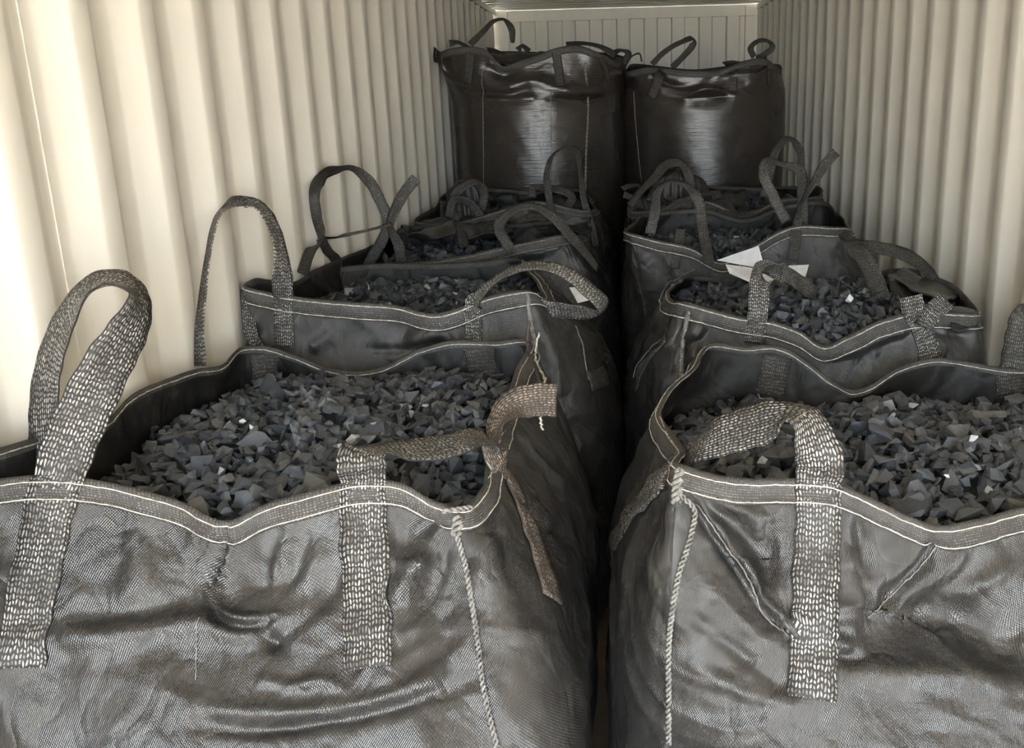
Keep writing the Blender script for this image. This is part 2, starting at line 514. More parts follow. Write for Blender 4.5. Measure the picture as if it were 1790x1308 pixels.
class Bag:
    """a woven bulk bag: rim through given points, collar, bulging body"""
    def __init__(self, name, label, foot, rim, zsh=.6, n=3.6, NS=300, NQ=70, NB=14, folds=(), seed=1,
                 wr=1.0, fab=None, zin=.86, bias=0, category='bulk bag'):
        x0, x1, y0, y1 = foot
        self.cx, self.cy, self.a, self.b = (x0+x1)/2, (y0+y1)/2, (x1-x0)/2, (y1-y0)/2
        self.root = empty(name, (self.cx, self.cy, 0))
        tag(self.root, label, category, 'black woven bulk bags of coal in two rows')
        self.off = Vector((self.cx, self.cy, 0))
        self.NS, self.NQ = NS, NQ
        pts = []
        for r in rim:
            P = at(r[0], r[1], r[2])
            if P.x < -1.150:
                P = at(r[0], r[1], r[2]) ; k = (-1.150-CAM.x)/(P.x-CAM.x); P = CAM+(P-CAM)*k
            if P.x > 1.150:
                k = (1.150-CAM.x)/(P.x-CAM.x); P = CAM+(P-CAM)*k
            pts.append([P.x, P.y, P.z, r[3], r[4] if len(r) > 4 else 1.0])
        # closed spline, then resample on s
        ext = [list(p) for p in pts]
        k = len(ext)
        dense = []
        A = np.array(ext)
        A2 = np.vstack([A[-2:], A, A[:2]])
        A2[:2, 3] -= 1
        A2[-2:, 3] += 1
        dense = catmull(A2, 16)
        order = np.argsort(dense[:, 3], kind='stable')
        dense = dense[order]
        s = np.linspace(0, 1, NS, endpoint=False)
        self.s = s
        self.rim = np.stack([np.interp(s, dense[:, 3], dense[:, i]) for i in range(3)], 1)
        kk = np.interp(s, dense[:, 3], dense[:, 4])
        bx, by = body_xy(s, self.cx, self.cy, self.a, self.b, n)
        q = np.linspace(0, 1, NQ)
        rows = []
        for qq in q:
            hs = qq*qq*(3-2*qq)
            hc = np.sin(pi/2*qq)**.85
            h = kk*hs+(1-kk)*hc
            z = self.rim[:, 2]+(zsh-self.rim[:, 2])*qq
            rows.append(np.stack([self.rim[:, 0]*(1-h)+bx*h, self.rim[:, 1]*(1-h)+by*h, z], 1))
        for j in range(1, NB+1):
            t = j/NB
            z = zsh*(1-t)
            f = 1-.05*t*t - (.05 if t > .93 else 0)
            rows.append(np.stack([self.cx+(bx-self.cx)*f, self.cy+(by-self.cy)*f, np.full(NS, z+.002)], 1))
        G = np.array(rows)                                  # rows x NS x 3
        self.nrow = len(rows)
        def normals(G):
            du = np.roll(G, -1, 1)-np.roll(G, 1, 1)
            dv = np.empty_like(G)
            dv[1:-1] = G[2:]-G[:-2]; dv[0] = G[1]-G[0]; dv[-1] = G[-1]-G[-2]
            nn = np.cross(dv, du)
            nn /= np.linalg.norm(nn, axis=2, keepdims=True)+1e-12
            # outward
            c = np.array([self.cx, self.cy, 0])
            sgn = np.sign(((G-c)*nn)[:, :, :2].sum(2).mean())
            return nn*sgn
        Nn = normals(G)
        per = 2*(x1-x0+y1-y0)
        SS = np.tile(s*per, (self.nrow, 1))
        ZZ = G[:, :, 2]
        D = np.zeros(ZZ.shape)
        QQ = np.ones(ZZ.shape)
        QQ[:NQ] = q[:, None]
        fl = lambda a, b, c: np.stack([a.ravel(), b.ravel(), c.ravel()], 1)
        Z0 = np.zeros_like(SS)+seed*7.3
        # periodic coordinates: use xy of body for noise
        X_, Y_ = G[:, :, 0], G[:, :, 1]
        warp = (vnoise(fl(X_*4, Y_*4, ZZ*4+seed), seed)-.5).reshape(ZZ.shape)
        # lengthwise collar folds
        r1 = ridge(fl(X_*9+warp*2, Y_*9, ZZ*1.6+seed), seed+3, 2.0).reshape(ZZ.shape)
        # horizontal drape wrinkles under the collar
        r2 = ridge(fl(X_*2.2, Y_*2.2, ZZ*17+warp*5+seed), seed+5, 3).reshape(ZZ.shape)
        r3 = ridge(fl(X_*7+ZZ*5, Y_*7, ZZ*9+warp*4), seed+9, 3).reshape(ZZ.shape)
        lump = (vnoise(fl(X_*5, Y_*5, ZZ*5+seed), seed+11)-.5).reshape(ZZ.shape)
        up = np.clip(1-QQ*1.5, 0, 1); dn = np.clip((QQ-.35)*2.2, 0, 1)
        # crumpled cloth in the slack collar
        PW = fl(X_*13+warp*3, Y_*13, ZZ*10+warp*4+seed)
        c1 = np.abs(2*vnoise(PW, seed+21)-1).reshape(ZZ.shape)
        c2_ = np.abs(2*vnoise(PW*2.1+5, seed+22)-1).reshape(ZZ.shape)
        D += wr*(.013*(c1-.4)+.006*(c2_-.4))*np.clip(QQ*6, 0, 1)*np.clip(1.25-QQ, .25, 1)
        D += wr*(.010*(r1-.4)*up + .009*(r2-.2)*dn + .007*(r3-.25) + .030*lump*np.clip(QQ*2, 0, 1))
        D[0] *= .35; D[1] *= .5; D[2] *= .7
        G = G + Nn*D[:, :, None]
        G[-1, :, 2] = .003
        self.G = G
        self._make_bvh()
        # explicit folds: polylines on the surface, given through picture points
        if folds:
            Gf = G.reshape(-1, 3)
            acc = np.zeros(len(Gf))
            for pl, wd, amp, mode in folds:
                P3 = []
                for (u, v) in pl:
                    h = self.hit(u, v)
                    if h is not None: P3.append(h[0])
                if len(P3) < 2: continue
                C = catmull([tuple(p) for p in P3], 6)
                best = np.full(len(Gf), 9.); side = np.zeros(len(Gf)); tt = np.zeros(len(Gf))
                L = len(C)-1
                for i in range(L):
                    a, b = C[i], C[i+1]
                    ab = b-a
                    t = np.clip(((Gf-a) @ ab)/(ab @ ab+1e-12), 0, 1)
                    d3 = Gf-(a+t[:, None]*ab)
                    d = np.linalg.norm(d3, axis=1)
                    m = d < best
                    best[m] = d[m]
                    cr_ = ab[0]*d3[:, 2]-ab[2]*d3[:, 0]
                    side[m] = np.sign(cr_[m])
                    tt[m] = (i+t[m])/L
                env = np.sin(np.clip(tt, .03, .97)*pi)**.5
                g = np.exp(-(best/wd)**2)
                if mode == 'r':                # ridge or groove
                    acc += amp*g*env
                else:                          # step: one side lapped over the other
                    acc += amp*1.9*(side*best/wd)*g*env
            G = G + normals(G)*acc.reshape(G.shape[:2])[:, :, None]
            self.G = G
            self._make_bvh()
        # output mesh: outer, then lining down to zin
        fab = fab or M_FAB
        Gl = G - np.array([self.cx, self.cy, 0])
        nr = self.nrow
        verts = Gl.reshape(-1, 3)
        arc = np.concatenate([[0], np.cumsum(np.linalg.norm(np.diff(G, axis=0), axis=2).mean(1))])
        uvs = np.stack([np.tile(s*per, (nr, 1)), np.tile(arc[:, None], (1, NS))], 2).reshape(-1, 2)
        faces = []
        for j in range(nr-1):
            for i in range(NS):
                i2 = (i+1) % NS
                faces.append((j*NS+i, (j+1)*NS+i, (j+1)*NS+i2, j*NS+i2))
        # faces at the uv seam: duplicate column is not needed, the pattern is finer than the eye
        self.body = mesh_obj('body', verts, faces, fab, self.root, True, uvs)
        Nn = normals(G)
        rows_in = []
        for j in range(0, NQ):
            inner = G[j]-Nn[j]*(.0035 if j else .0)
            if (inner[:, 2].mean() < zin-.06) and j > 3: break
            rows_in.append(inner)
        GI = np.array(rows_in)
        self.GI = GI
        vi = (GI-np.array([self.cx, self.cy, 0])).reshape(-1, 3)
        fi = []
        for j in range(len(GI)-1):
            for i in range(NS):
                i2 = (i+1) % NS
                fi.append((j*NS+i, j*NS+i2, (j+1)*NS+i2, (j+1)*NS+i))
        uvi = np.stack([np.tile(s*per, (len(GI), 1)), np.tile(arc[:len(GI), None], (1, NS))], 2).reshape(-1, 2)
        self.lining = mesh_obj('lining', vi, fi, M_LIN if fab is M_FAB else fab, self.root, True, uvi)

    def _make_bvh(self):
        NS, nr = self.NS, self.nrow
        v = [Vector(p) for p in self.G.reshape(-1, 3)]
        f = [(j*NS+i, (j+1)*NS+i, (j+1)*NS+(i+1) % NS, j*NS+(i+1) % NS) for j in range(nr-1) for i in range(NS)]
        self.bvh = BVHTree.FromPolygons(v, f)

    def hit(self, u, v):
        d = ray(u, v).normalized()
        r = self.bvh.ray_cast(CAM, d)
        if r[0] is None: return None
        n = r[1]
        if n.dot(d) > 0: n = -n
        return r[0], n

    def surf(self, s, w):
        """point on the outside, s around, w metres below the rim"""
        i = int(round(s*self.NS)) % self.NS
        colm = self.G[:, i]
        L = np.concatenate([[0], np.cumsum(np.linalg.norm(np.diff(colm, axis=0), axis=1))])
        return Vector([np.interp(w, L, colm[:, k]) for k in range(3)])

    def band(self, name, material, w0, w1, off, s0=0., s1=1., rows=5, sx=1, closed=True):
        """strip following the rim between w0 and w1 below it, standing off the fabric"""
        NS = self.NS
        i0, i1 = int(s0*NS), int(s1*NS)
        idx = list(range(i0, i1+(0 if closed else 1)))
        V, U = [], []
        n = len(idx)
        for r in range(rows):
            w = w0+(w1-w0)*r/(rows-1)
            for ii in idx:
                i = ii % NS
                colm = self.G[:, i]
                P = self.surf(i/NS, w)
                rc = np.array([self.cx, self.cy]) - np.array(P[:2])
                o = -rc/(np.linalg.norm(rc)+1e-9)
                k = off*(1 if 0 < r < rows-1 else .5)
                V.append((P[0]+o[0]*k-self.cx, P[1]+o[1]*k-self.cy, P[2]))
                U.append((w, ii/NS*4.3))
        Fc = []
        m = n if closed else n-1
        for r in range(rows-1):
            for i in range(m):
                i2 = (i+1) % n
                Fc.append((r*n+i, (r+1)*n+i, (r+1)*n+i2, r*n+i2))
        return mesh_obj(name, V, Fc, material, self.root, True, U)

    def hem(self, w=.042, stitch=True, thick=.0012, thr=None):
        thr = thr or M_THR
        # folded hem: over the edge to the inside as well
        NS = self.NS
        ring = []
        prof = [(.018, -.004), (.004, -.0045), (-.0025, 0.0), (.004, .0045), (.02, .005), (w*.97, .0045), (w, .001)]
        V, U = [], []
        c2 = np.array([self.cx, self.cy])
        for k, (dw, off) in enumerate(prof):
            for i in range(NS):
                P = self.surf(i/NS, max(dw, 0))
                tan = self.G[0, (i+1) % NS]-self.G[0, i-1]
                o = np.array([tan[1], -tan[0]]); o /= np.linalg.norm(o)+1e-9
                if o @ (np.array(P[:2])-c2) < 0: o = -o
                V.append((P[0]+o[0]*off-self.cx, P[1]+o[1]*off-self.cy, P[2]+(-dw if dw < 0 else 0)))
                U.append((k*.012, i/NS*4.3))
        Fc = [(k*NS+i, (k+1)*NS+i, (k+1)*NS+(i+1) % NS, k*NS+(i+1) % NS) for k in range(len(prof)-1) for i in range(NS)]
        h = mesh_obj('rim_hem', V, Fc, M_HEM, self.root, True, U)
        if stitch:
            for dw, sd_ in ((.007, 1), (w-.006, 1))+(((.008, -1),) if NS > 400 else ()):
                path = []
                for i in range(NS):
                    P = self.surf(i/NS, dw)
                    tan = self.G[0, (i+1) % NS]-self.G[0, i-1]
                    o = np.array([tan[1], -tan[0]]); o /= np.linalg.norm(o)+1e-9
                    if o @ (np.array(P[:2])-c2) < 0: o = -o
                    path.append((P[0]+o[0]*.0055*sd_, P[1]+o[1]*.0055*sd_, P[2]))
                tube('stitching', path, thick, thr, h, self.off, closed=True, wob=.0006)
        return h

def tube(name, path, r, material, parent, off=Vector((0, 0, 0)), closed=False, wob=0, sides=5, rfun=None):
    P = np.array([tuple(p) for p in path])-np.array(off)
    n = len(P)
    T = (np.roll(P, -1, 0)-np.roll(P, 1, 0))
    if not closed:
        T[0] = P[1]-P[0]; T[-1] = P[-1]-P[-2]
    T /= np.linalg.norm(T, axis=1, keepdims=True)+1e-9
    up = np.array([0.13, .21, 1.0])
    V = []
    rng = np.random.RandomState(5)
    for i in range(n):
        a = np.cross(T[i], up); a /= np.linalg.norm(a)+1e-9
        b = np.cross(T[i], a)
        rr = (rfun(i) if rfun else r)
        j = rng.uniform(-wob, wob, 3) if wob else 0
        for k in range(sides):
            t = 2*pi*k/sides
            V.append(P[i]+j+rr*(a*cos(t)+b*sin(t)))
    Fc = []
    for i in range(n if closed else n-1):
        i2 = (i+1) % n
        for k in range(sides):
            k2 = (k+1) % sides
            Fc.append((i*sides+k, i*sides+k2, i2*sides+k2, i2*sides+k))
    if not closed:
        Fc.append(tuple(range(sides))[::-1]); Fc.append(tuple((n-1)*sides+k for k in range(sides)))
    return mesh_obj(name, V, Fc, material, parent, True)

def strap(bag, pts, width=.075, material=None, name='lift_strap', thick=.0026, seg=9, label=None, stitch=False):
    """webbing. point = (u,v) sewn on the bag's outside at that picture point,
    or (u,v,Y,turn) free at depth Y, turned about its length by that many degrees"""
    material = material or M_WEB
    C, Wd, sn = [], [], []
    P = []
    for p in pts:
        if len(p) == 2:
            h = bag.hit(*p)
            if h is None:
                P.append((None, None, True)); continue
            P.append((h[0], h[1], True))
        else:
            X = at(p[0], p[1], p[2])
            if abs(X.x) > 1.16:
                k = (math.copysign(1.16, X.x)-CAM.x)/(X.x-CAM.x); X = CAM+(X-CAM)*k
            P.append((X, math.radians(p[3]), False))
    keep = [x for x in P if x[0] is not None]
    P = keep
    n = len(P)
    for i in range(n):
        a = P[max(i-1, 0)][0]; b = P[min(i+1, n-1)][0]
        T = (b-a).normalized()
        if P[i][2]:
            w = T.cross(-P[i][1]).normalized()
        else:
            Vw = (P[i][0]-CAM).normalized()
            w0 = T.cross(Vw).normalized()
            nn = w0.cross(T).normalized()
            w = w0*cos(P[i][1])+nn*sin(P[i][1])
        wid = 1.0
        C.append([*P[i][0], *w, 1.0 if P[i][2] else 0.0])
    # sign continuity is left to the given turns
    D = catmull(C, seg)
    NX = 5
    m = len(D)
    L = 0
    top, bot, uv = [], [], []
    rng = random.Random(len(pts)*31+int(abs(pts[0][0])))
    for i in range(m):
        c = Vector(D[i, :3])
        a = Vector(D[max(i-1, 0), :3]); b = Vector(D[min(i+1, m-1), :3])
        T = (b-a)
        T = T.normalized() if T.length > 1e-9 else Vector((0, 0, 1))
        w = Vector(D[i, 3:6]); w = (w-T*w.dot(T)).normalized()
        nn = w.cross(T).normalized()
        if nn.dot(CAM-c) < 0 and D[i, 6] > .5: nn = -nn
        if i: L += (c-Vector(D[i-1, :3])).length
        wv = width*(1+.03*sin(i*.9))
        rt, rb = [], []
        for k in range(NX):
            t = (k/(NX-1)-.5)
            q = c+w*(t*wv)
            q = q+nn*(.0022*cos(t*pi)*(1 if D[i, 6] < .5 else .3))
            if D[i, 6] > .6:
                r = bag.bvh.find_nearest(q)
                if r[0] is not None:
                    nr_ = r[1] if r[1].dot(CAM-r[0]) > 0 else -r[1]
                    q2 = r[0]+nr_*.0035
                    f = min(1, (D[i, 6]-.6)/.3)
                    q = q.lerp(q2, f)
                    n2 = nr_
                else: n2 = nn
            else: n2 = nn
            rt.append(q+n2*thick/2 + n2*(.0006 if k in (0, NX-1) else 0)); rb.append(q-n2*thick/2)
            uv.append(((t+.5)*width, L))
        top.append(rt); bot.append(rb)
    off = bag.off
    V, UV = [], []
    for i in range(m):
        for k in range(NX):
            V.append(top[i][k]-off); UV.append((k/(NX-1)*width, uv[i*NX+k][1]))
        for k in reversed(range(NX)):
            V.append(bot[i][k]-off); UV.append((k/(NX-1)*width, uv[i*NX+k][1]))
    R_ = 2*NX
    Fc = []
    for i in range(m-1):
        for k in range(R_):
            k2 = (k+1) % R_
            Fc.append((i*R_+k, i*R_+k2, (i+1)*R_+k2, (i+1)*R_+k))
    Fc.append(tuple(range(R_))[::-1]); Fc.append(tuple((m-1)*R_+k for k in range(R_)))
    o = mesh_obj(name, V, Fc, material, bag.root, True, UV)
    if label: o['label'] = label
    return o

def keep_near(bag, hs):
    if not hs: return hs
    med = sorted((h[0]-CAM).length for h in hs)[len(hs)//2]
    return [h for h in hs if abs((h[0]-CAM).length-med) < .28]

def seam(bag, pts, r=.004, name='corner_seam', material=None, twist=.018, strands=2, spread=.0034):
    """overlocked seam: strands plaited along picture points on the bag"""
    P3 = keep_near(bag, [h for h in (bag.hit(*p) for p in pts) if h])
    if len(P3) < 2: return
    C = catmull([(*h[0], *h[1]) for h in P3], 40)
    L = np.concatenate([[0], np.cumsum(np.linalg.norm(np.diff(C[:, :3], axis=0), axis=1))])
    n = max(12, int(L[-1]/.0035))
    tt = np.linspace(0, L[-1], n)
    D = np.stack([np.interp(tt, L, C[:, k]) for k in range(6)], 1)
    paths = [[] for _ in range(strands)]
    for i in range(n):
        p = D[i, :3]; nn = D[i, 3:6]/np.linalg.norm(D[i, 3:6])
        T = D[min(i+1, n-1), :3]-D[max(i-1, 0), :3]; T /= np.linalg.norm(T)+1e-9
        sd = np.cross(T, nn)
        for k in range(strands):
            ph = 2*pi*tt[i]/twist+k*2*pi/strands
            paths[k].append(p+nn*(.003+r*.6+.003*cos(ph))+sd*spread*sin(ph))
    # join strands in one mesh
    Vs, Fs = [], []
    tmp = []
    for pth in paths:
        P = np.array(pth)-np.array(bag.off)
        base = len(Vs); sides = 5
        for i in range(len(P)):
            T = P[min(i+1, len(P)-1)]-P[max(i-1, 0)]; T /= np.linalg.norm(T)+1e-9
            a = np.cross(T, np.array([.2, .9, .1])); a /= np.linalg.norm(a)+1e-9; b = np.cross(T, a)
            for k in range(sides):
                t = 2*pi*k/sides
                Vs.append(P[i]+r*(a*cos(t)+b*sin(t)))
        for i in range(len(P)-1):
            for k in range(sides):
                k2 = (k+1) % sides
                Fs.append((base+i*sides+k, base+i*sides+k2, base+(i+1)*sides+k2, base+(i+1)*sides+k))
    return mesh_obj(name, Vs, Fs, material or M_SEAM, bag.root, True)

def thread(bag, pts, r=.0011, material=None, name='stitch_line', dash=False):
    P3 = keep_near(bag, [h for h in (bag.hit(*p) for p in pts) if h])
    if len(P3) < 2: return
    C = catmull([tuple(h[0]+h[1]*.002) for h in P3], 12)
    out = []
    for c in C:
        q = bag.bvh.find_nearest(Vector(c))
        n = q[1] if q[1].dot(CAM-q[0]) > 0 else -q[1]
        out.append(q[0]+n*.0022)
    return tube(name, out, r, material or M_THR, bag.root, bag.off, wob=.0006)

def loose(bag, pts, r=.0022, material=None, name='loose_thread', frizz=.002):
    """a hanging cord through free points (u,v,Y)"""
    C = catmull([tuple(at(*p)) for p in pts], 10)
    return tube(name, [Vector(c) for c in C], r, material or M_THR, bag.root, bag.off, wob=frizz)

# ---------------------------------------------------------------- coal
rnd = random.Random(11)
def shard(seed, flat=.5, npts=11):
    r = random.Random(seed)
    bm = bmesh.new()
    kx, ky, kz = 1.0, r.uniform(.55, .95), r.uniform(flat*.5, flat*1.25)
    for i in range(npts):
        while True:
            p = Vector((r.uniform(-1, 1), r.uniform(-1, 1), r.uniform(-1, 1)))
            if .72 < p.length < 1.0: break
        bm.verts.new((p.x*kx*.5, p.y*ky*.5, p.z*kz*.5))
    g = bmesh.ops.convex_hull(bm, input=bm.verts)
    dead = [v for v in bm.verts if not v.link_faces]
    bmesh.ops.delete(bm, geom=dead, context='VERTS')
    bmesh.ops.dissolve_limit(bm, angle_limit=.16, verts=bm.verts, edges=bm.edges)
    bmesh.ops.triangulate(bm, faces=[f for f in bm.faces if len(f.verts) > 4])
    me = bpy.data.meshes.new('coal_lump')
    bm.to_mesh(me)
    bm.free()
    me.materials.append(M_COAL)
    V = np.array([tuple(v.co) for v in me.vertices])
    Fc = [tuple(p.vertices) for p in me.polygons]
    return me, V, Fc
SHARDS = [shard(100+i, flat=[.45, .6, .8][i % 3], npts=9+i % 5) for i in range(26)]

def inside(poly, x, y):
    c = False
    n = len(poly)
    j = n-1
    for i in range(n):
        xi, yi = poly[i]; xj, yj = poly[j]
        if (yi > y) != (yj > y) and x < (xj-xi)*(y-yi)/(yj-yi)+xi: c = not c
        j = i
    return c

def fill(bag, zc, mound, spacing, size, single, label, group, word, tilt=0, ymin=-9):
    # ring of the lining at coal level
    GI = bag.GI
    ring = []
    for i in range(0, bag.NS, 3):
        colm = bag.G[:bag.NQ, i]
        z = colm[:, 2][::-1]
        x = np.interp(zc, z, colm[:, 0][::-1]); y = np.interp(zc, z, colm[:, 1][::-1])
        ring.append((x, y))
    R0 = np.array(ring)
    c = R0.mean(0)
    ringS = [tuple(p) for p in R0]
    hx = (R0[:, 0].max()-R0[:, 0].min())/2; hy = (R0[:, 1].max()-R0[:, 1].min())/2
    def hgt(x, y):
        r2 = ((x-c[0])/hx)**2+((y-c[1])/hy)**2
        nn = .012*sin(x*17+zc*9)*cos(y*13)+.007*sin(x*41+1)*sin(y*37)
        return zc+mound*max(0, 1-r2)+tilt*(y-c[1])+nn
    # bed under the lumps
    V = [(c[0]-bag.cx, c[1]-bag.cy, hgt(*c)-.012)]
    rr = [1.0, .8, .6, .4, .2]
    Fc = []
    m = len(R0)
    for k, f in enumerate(rr):
        for p in R0:
            q = c+(p-c)*f*(1-.022/min(hx, hy))*.985
            q[1] = max(q[1], ymin)
            V.append((q[0]-bag.cx, q[1]-bag.cy, hgt(*q)-.012))
    for k in range(len(rr)-1):
        for i in range(m):
            a = 1+k*m+i; b = 1+k*m+(i+1) % m
            Fc.append((a, b, b+m, a+m))
    for i in range(m):
        Fc.append((1+(len(rr)-1)*m+i, 1+(len(rr)-1)*m+(i+1) % m, 0))
    bed = V, Fc
    lumps = []
    x0, x1, y0, y1 = R0[:, 0].min(), R0[:, 0].max(), R0[:, 1].min(), R0[:, 1].max()
    for layer, (sp_, dz, sz) in enumerate(((spacing, 0, 1.0), (spacing*1.55, .009, 1.15))):
        y = max(y0, ymin)
        row = 0
        while y < y1:
            x = x0+(row % 2)*sp_*.5
            while x < x1:
                px = x+rnd.uniform(-.42, .42)*sp_; py = y+rnd.uniform(-.42, .42)*sp_
                s = size*sz*rnd.choice((.55, .65, .75, .85, 1, 1, 1.15, 1.35, 1.6 if layer else 1.1))
                k_ = max(.6, 1-(.55*s+.006)/min(hx, hy))
                if inside(ringS, c[0]+(px-c[0])/k_, c[1]+(py-c[1])/k_):
                    z = hgt(px, py)+dz*rnd.uniform(.3, 1.3)+rnd.uniform(-.004, .006)
                    nb = bag.bvh.find_nearest(Vector((px, py, z)))
                    if nb[0] is not None and nb[3] < .5*s+.004: x += sp_; continue
                    e = (rnd.gauss(0, .55), rnd.gauss(0, .55), rnd.uniform(0, 6.28))
                    lumps.append((px, py, z, s, e, rnd.randrange(len(SHARDS))))
                x += sp_
            y += sp_*.9
            row += 1
    from mathutils import Euler
    vis = []
    if single:
        for k, l in enumerate(lumps):
            P = Vector(l[:3])
            u, v = pix(P)
            if not (0 < u < 1790 and 0 < v < 1308): continue
            d = P-CAM
            r = bag.bvh.ray_cast(CAM, d.normalized(), d.length-.004)
            if r[0] is None:
                vis.append((d.length-l[3]*6, k))
        vis.sort()
    chosen = set(k for _, k in vis[:single])
    Vs, Fs = [], []
    for k, (x, y, z, s, e, m_) in enumerate(lumps):
        me, V, Fc = SHARDS[m_]
        if k in chosen:
            o = bpy.data.objects.new('coal_lump', me)
            o.location = (x, y, z); o.rotation_euler = e; o.scale = (s, s, s)
            tag(o, label, 'coal lump', group)
            COL.objects.link(o)
        else:
            M3 = np.array(Euler(e).to_matrix())*s
            W = V @ M3.T + np.array([x, y, z])
            b = len(Vs)
            Vs += [tuple(w) for w in W]
            Fs += [tuple(i+b for i in f) for f in Fc]
    b = len(Vs)
    Vs += [(p[0]+bag.cx, p[1]+bag.cy, p[2]) for p in bed[0]]
    Fs += [tuple(i+b for i in f) for f in bed[1]]
    o = mesh_obj('coal', Vs, Fs, M_COAL, None, False)
    o.data.materials.append(M_BED)
    mi = [0]*(len(Fs)-len(bed[1]))+[1]*len(bed[1])
    o.data.polygons.foreach_set('material_index', mi)
    tag(o, 'heap of small dark coal pieces filling the '+word, 'coal', kind='stuff')
    bag.hgt = hgt
    return o

def special(bag, u, v, size, material, label, seed, z=None, flat=.6):
    d = ray(u, v)
    t = .5
    while t < 12:
        P = CAM+d*t
        if P.z < bag.hgt(P.x, P.y)+.027: break
        t += .004
    me, V, Fc = shard(seed, flat, 12)
    me.materials.clear(); me.materials.append(material)
    o = bpy.data.objects.new('pale_stone', me)
    COL.objects.link(o)
    o.location = P; o.scale = (size,)*3; o.rotation_euler = (.2, .15, seed*.7)
    tag(o, label, 'stone')
    return o

# ------------------------------------------------------------------ the two nearest bags
FRONT_L = Bag('bulk_bag', 'nearest black woven bulk bag on the left, tall loop at its corner',
    (-1.172, -.19, 1.14, 2.34),
    [(-150, 850, 1.28, 0.0, .6), (-30, 842, 1.34, .045), (80, 832, 1.36, .07), (205, 848, 1.38, .095), (320, 880, 1.39, .118),
     (402, 912, 1.37, .137), (450, 888, 1.39, .152), (540, 862, 1.40, .172), (640, 840, 1.40, .19), (700, 846, 1.40, .205), (760, 878, 1.40, .222),
     (806, 888, 1.41, .25, .3), (838, 862, 1.47, .27, .1), (850, 805, 1.60, .31, 0), (862, 765, 1.72, .345, 0), (878, 715, 1.90, .39, 0),
     (900, 650, 2.12, .45, 0), (915, 594, 2.30, .50, .3),
     (863, 598, 2.31, .53, .8), (786, 597, 2.31, .57), (734, 612, 2.31, .6), (653, 648, 2.27, .635), (621, 651, 2.26, .65), (573, 645, 2.27, .665), (513, 622, 2.29, .69),
     (460, 606, 2.30, .72), (437, 606, 2.28, .75, .5), (387, 640, 2.12, .785, .3), (330, 650, 2.0, .81, .3), (293, 665, 1.92, .83, .3), (235, 690, 1.82, .86, .3),
     (188, 735, 1.72, .89, .3), (100, 757, 1.56, .925, .3), (34, 775, 1.46, .95, .3), (-40, 800, 1.36, .98, .3)],
    zsh=.58, n=6, NS=420, NQ=110, NB=14, seed=2, wr=.75, zin=.90,
    folds=[([(402, 925), (388, 980), (370, 1030), (385, 1075), (430, 1090), (470, 1085)], .010, .022, 's'),
           ([(402, 925), (388, 980), (370, 1030), (385, 1075), (430, 1090)], .005, -.014, 'r'),
           ([(505, 905), (488, 1000), (470, 1085)], .012, .012, 'r'),
           ([(575, 930), (545, 1000), (490, 1075)], .014, .014, 'r'),
           ([(588, 1000), (560, 1060), (480, 1120), (470, 1130)], .013, -.014, 'r'),
           ([(470, 1060), (466, 1110), (490, 1140)], .010, -.016, 'r'),
           ([(20, 1125), (120, 1110), (250, 1105), (340, 1090), (420, 1100), (520, 1085), (600, 1070)], .024, .018, 'r'),
           ([(110, 1080), (200, 1075), (330, 1050)], .02, -.012, 'r'),
           ([(350, 1270), (450, 1278), (560, 1265), (700, 1235), (830, 1190)], .010, -.014, 'r'),
           ([(330, 1235), (480, 1245), (600, 1238), (720, 1205), (835, 1150)], .012, .012, 'r'),
           ([(460, 1190), (520, 1200), (560, 1190), (620, 1215)], .009, .010, 'r'),
           ([(700, 1210), (780, 1160), (830, 1110)], .012, .010, 'r'),
           ([(690, 1140), (750, 1100), (800, 1060)], .010, -.008, 'r'),
           ([(785, 910), (750, 960), (700, 1030), (680, 1060)], .012, .018, 'r'),
           ([(770, 905), (730, 930), (700, 960)], .010, -.014, 'r'),
           ([(780, 950), (770, 1000), (735, 1060), (690, 1110)], .012, -.014, 'r'),
           ([(760, 980), (720, 990), (695, 985)], .010, .012, 'r'),
           ([(690, 900), (695, 950), (690, 1000)], .012, -.010, 'r'),
           ([(240, 920), (245, 1000), (235, 1080)], .03, .010, 'r'),
           ([(845, 930), (850, 980), (835, 1030)], .018, .014, 'r'),
           ([(900, 860), (960, 920), (1000, 940)], .016, -.012, 'r'),
           ([(930, 790), (960, 830), (1000, 850)], .018, .014, 'r')])
FL = FRONT_L
FL.hem()
# webbing of the two near loops, sewn down the front panel
strap(FL, [(34, 1168), (48, 1090), (66, 990), (84, 900), (101, 838), (118, 790, 1.37, 0), (150, 715, 1.38, -5), (192, 632, 1.40, -25), (226, 578, 1.43, -42),
           (246, 532, 1.46, -66), (226, 504, 1.48, -72), (190, 492, 1.50, -68), (150, 508, 1.52, -68), (116, 556, 1.53, -64), (90, 620, 1.53, -60),
           (78, 680, 1.52, -58), (78, 740, 1.50, -52), (84, 800, 1.48, -45)],
      width=.078, seg=9)
strap(FL, [(643, 1168), (642, 1090), (640, 1000), (637, 910), (634, 845), (632, 812, 1.375, 0), (632, 793, 1.39, 30), (655, 786, 1.42, 80), (700, 788, 1.45, 66), (765, 783, 1.50, 58),
           (820, 768, 1.56, 66), (848, 766, 1.60, 74), (862, 778, 1.62, 80)],
      width=.078, seg=9)
strap(FL, [(858, 772, 1.60, 70), (872, 800, 1.58, 40), (890, 835), (908, 880), (928, 930), (948, 988), (964, 1048)], width=.062, material=M_WEBB, name='strap_tail', label='brown webbing end hanging down the side panel')
strap(FL, [(866, 790, 1.64, 75), (866, 760, 1.68, 72), (877, 730, 1.72, 50), (905, 706, 1.76, 18), (942, 699, 1.78, 5), (973, 700, 1.80, 0)], width=.068, material=M_WEBB, label='brown webbing flap folded over the right edge')
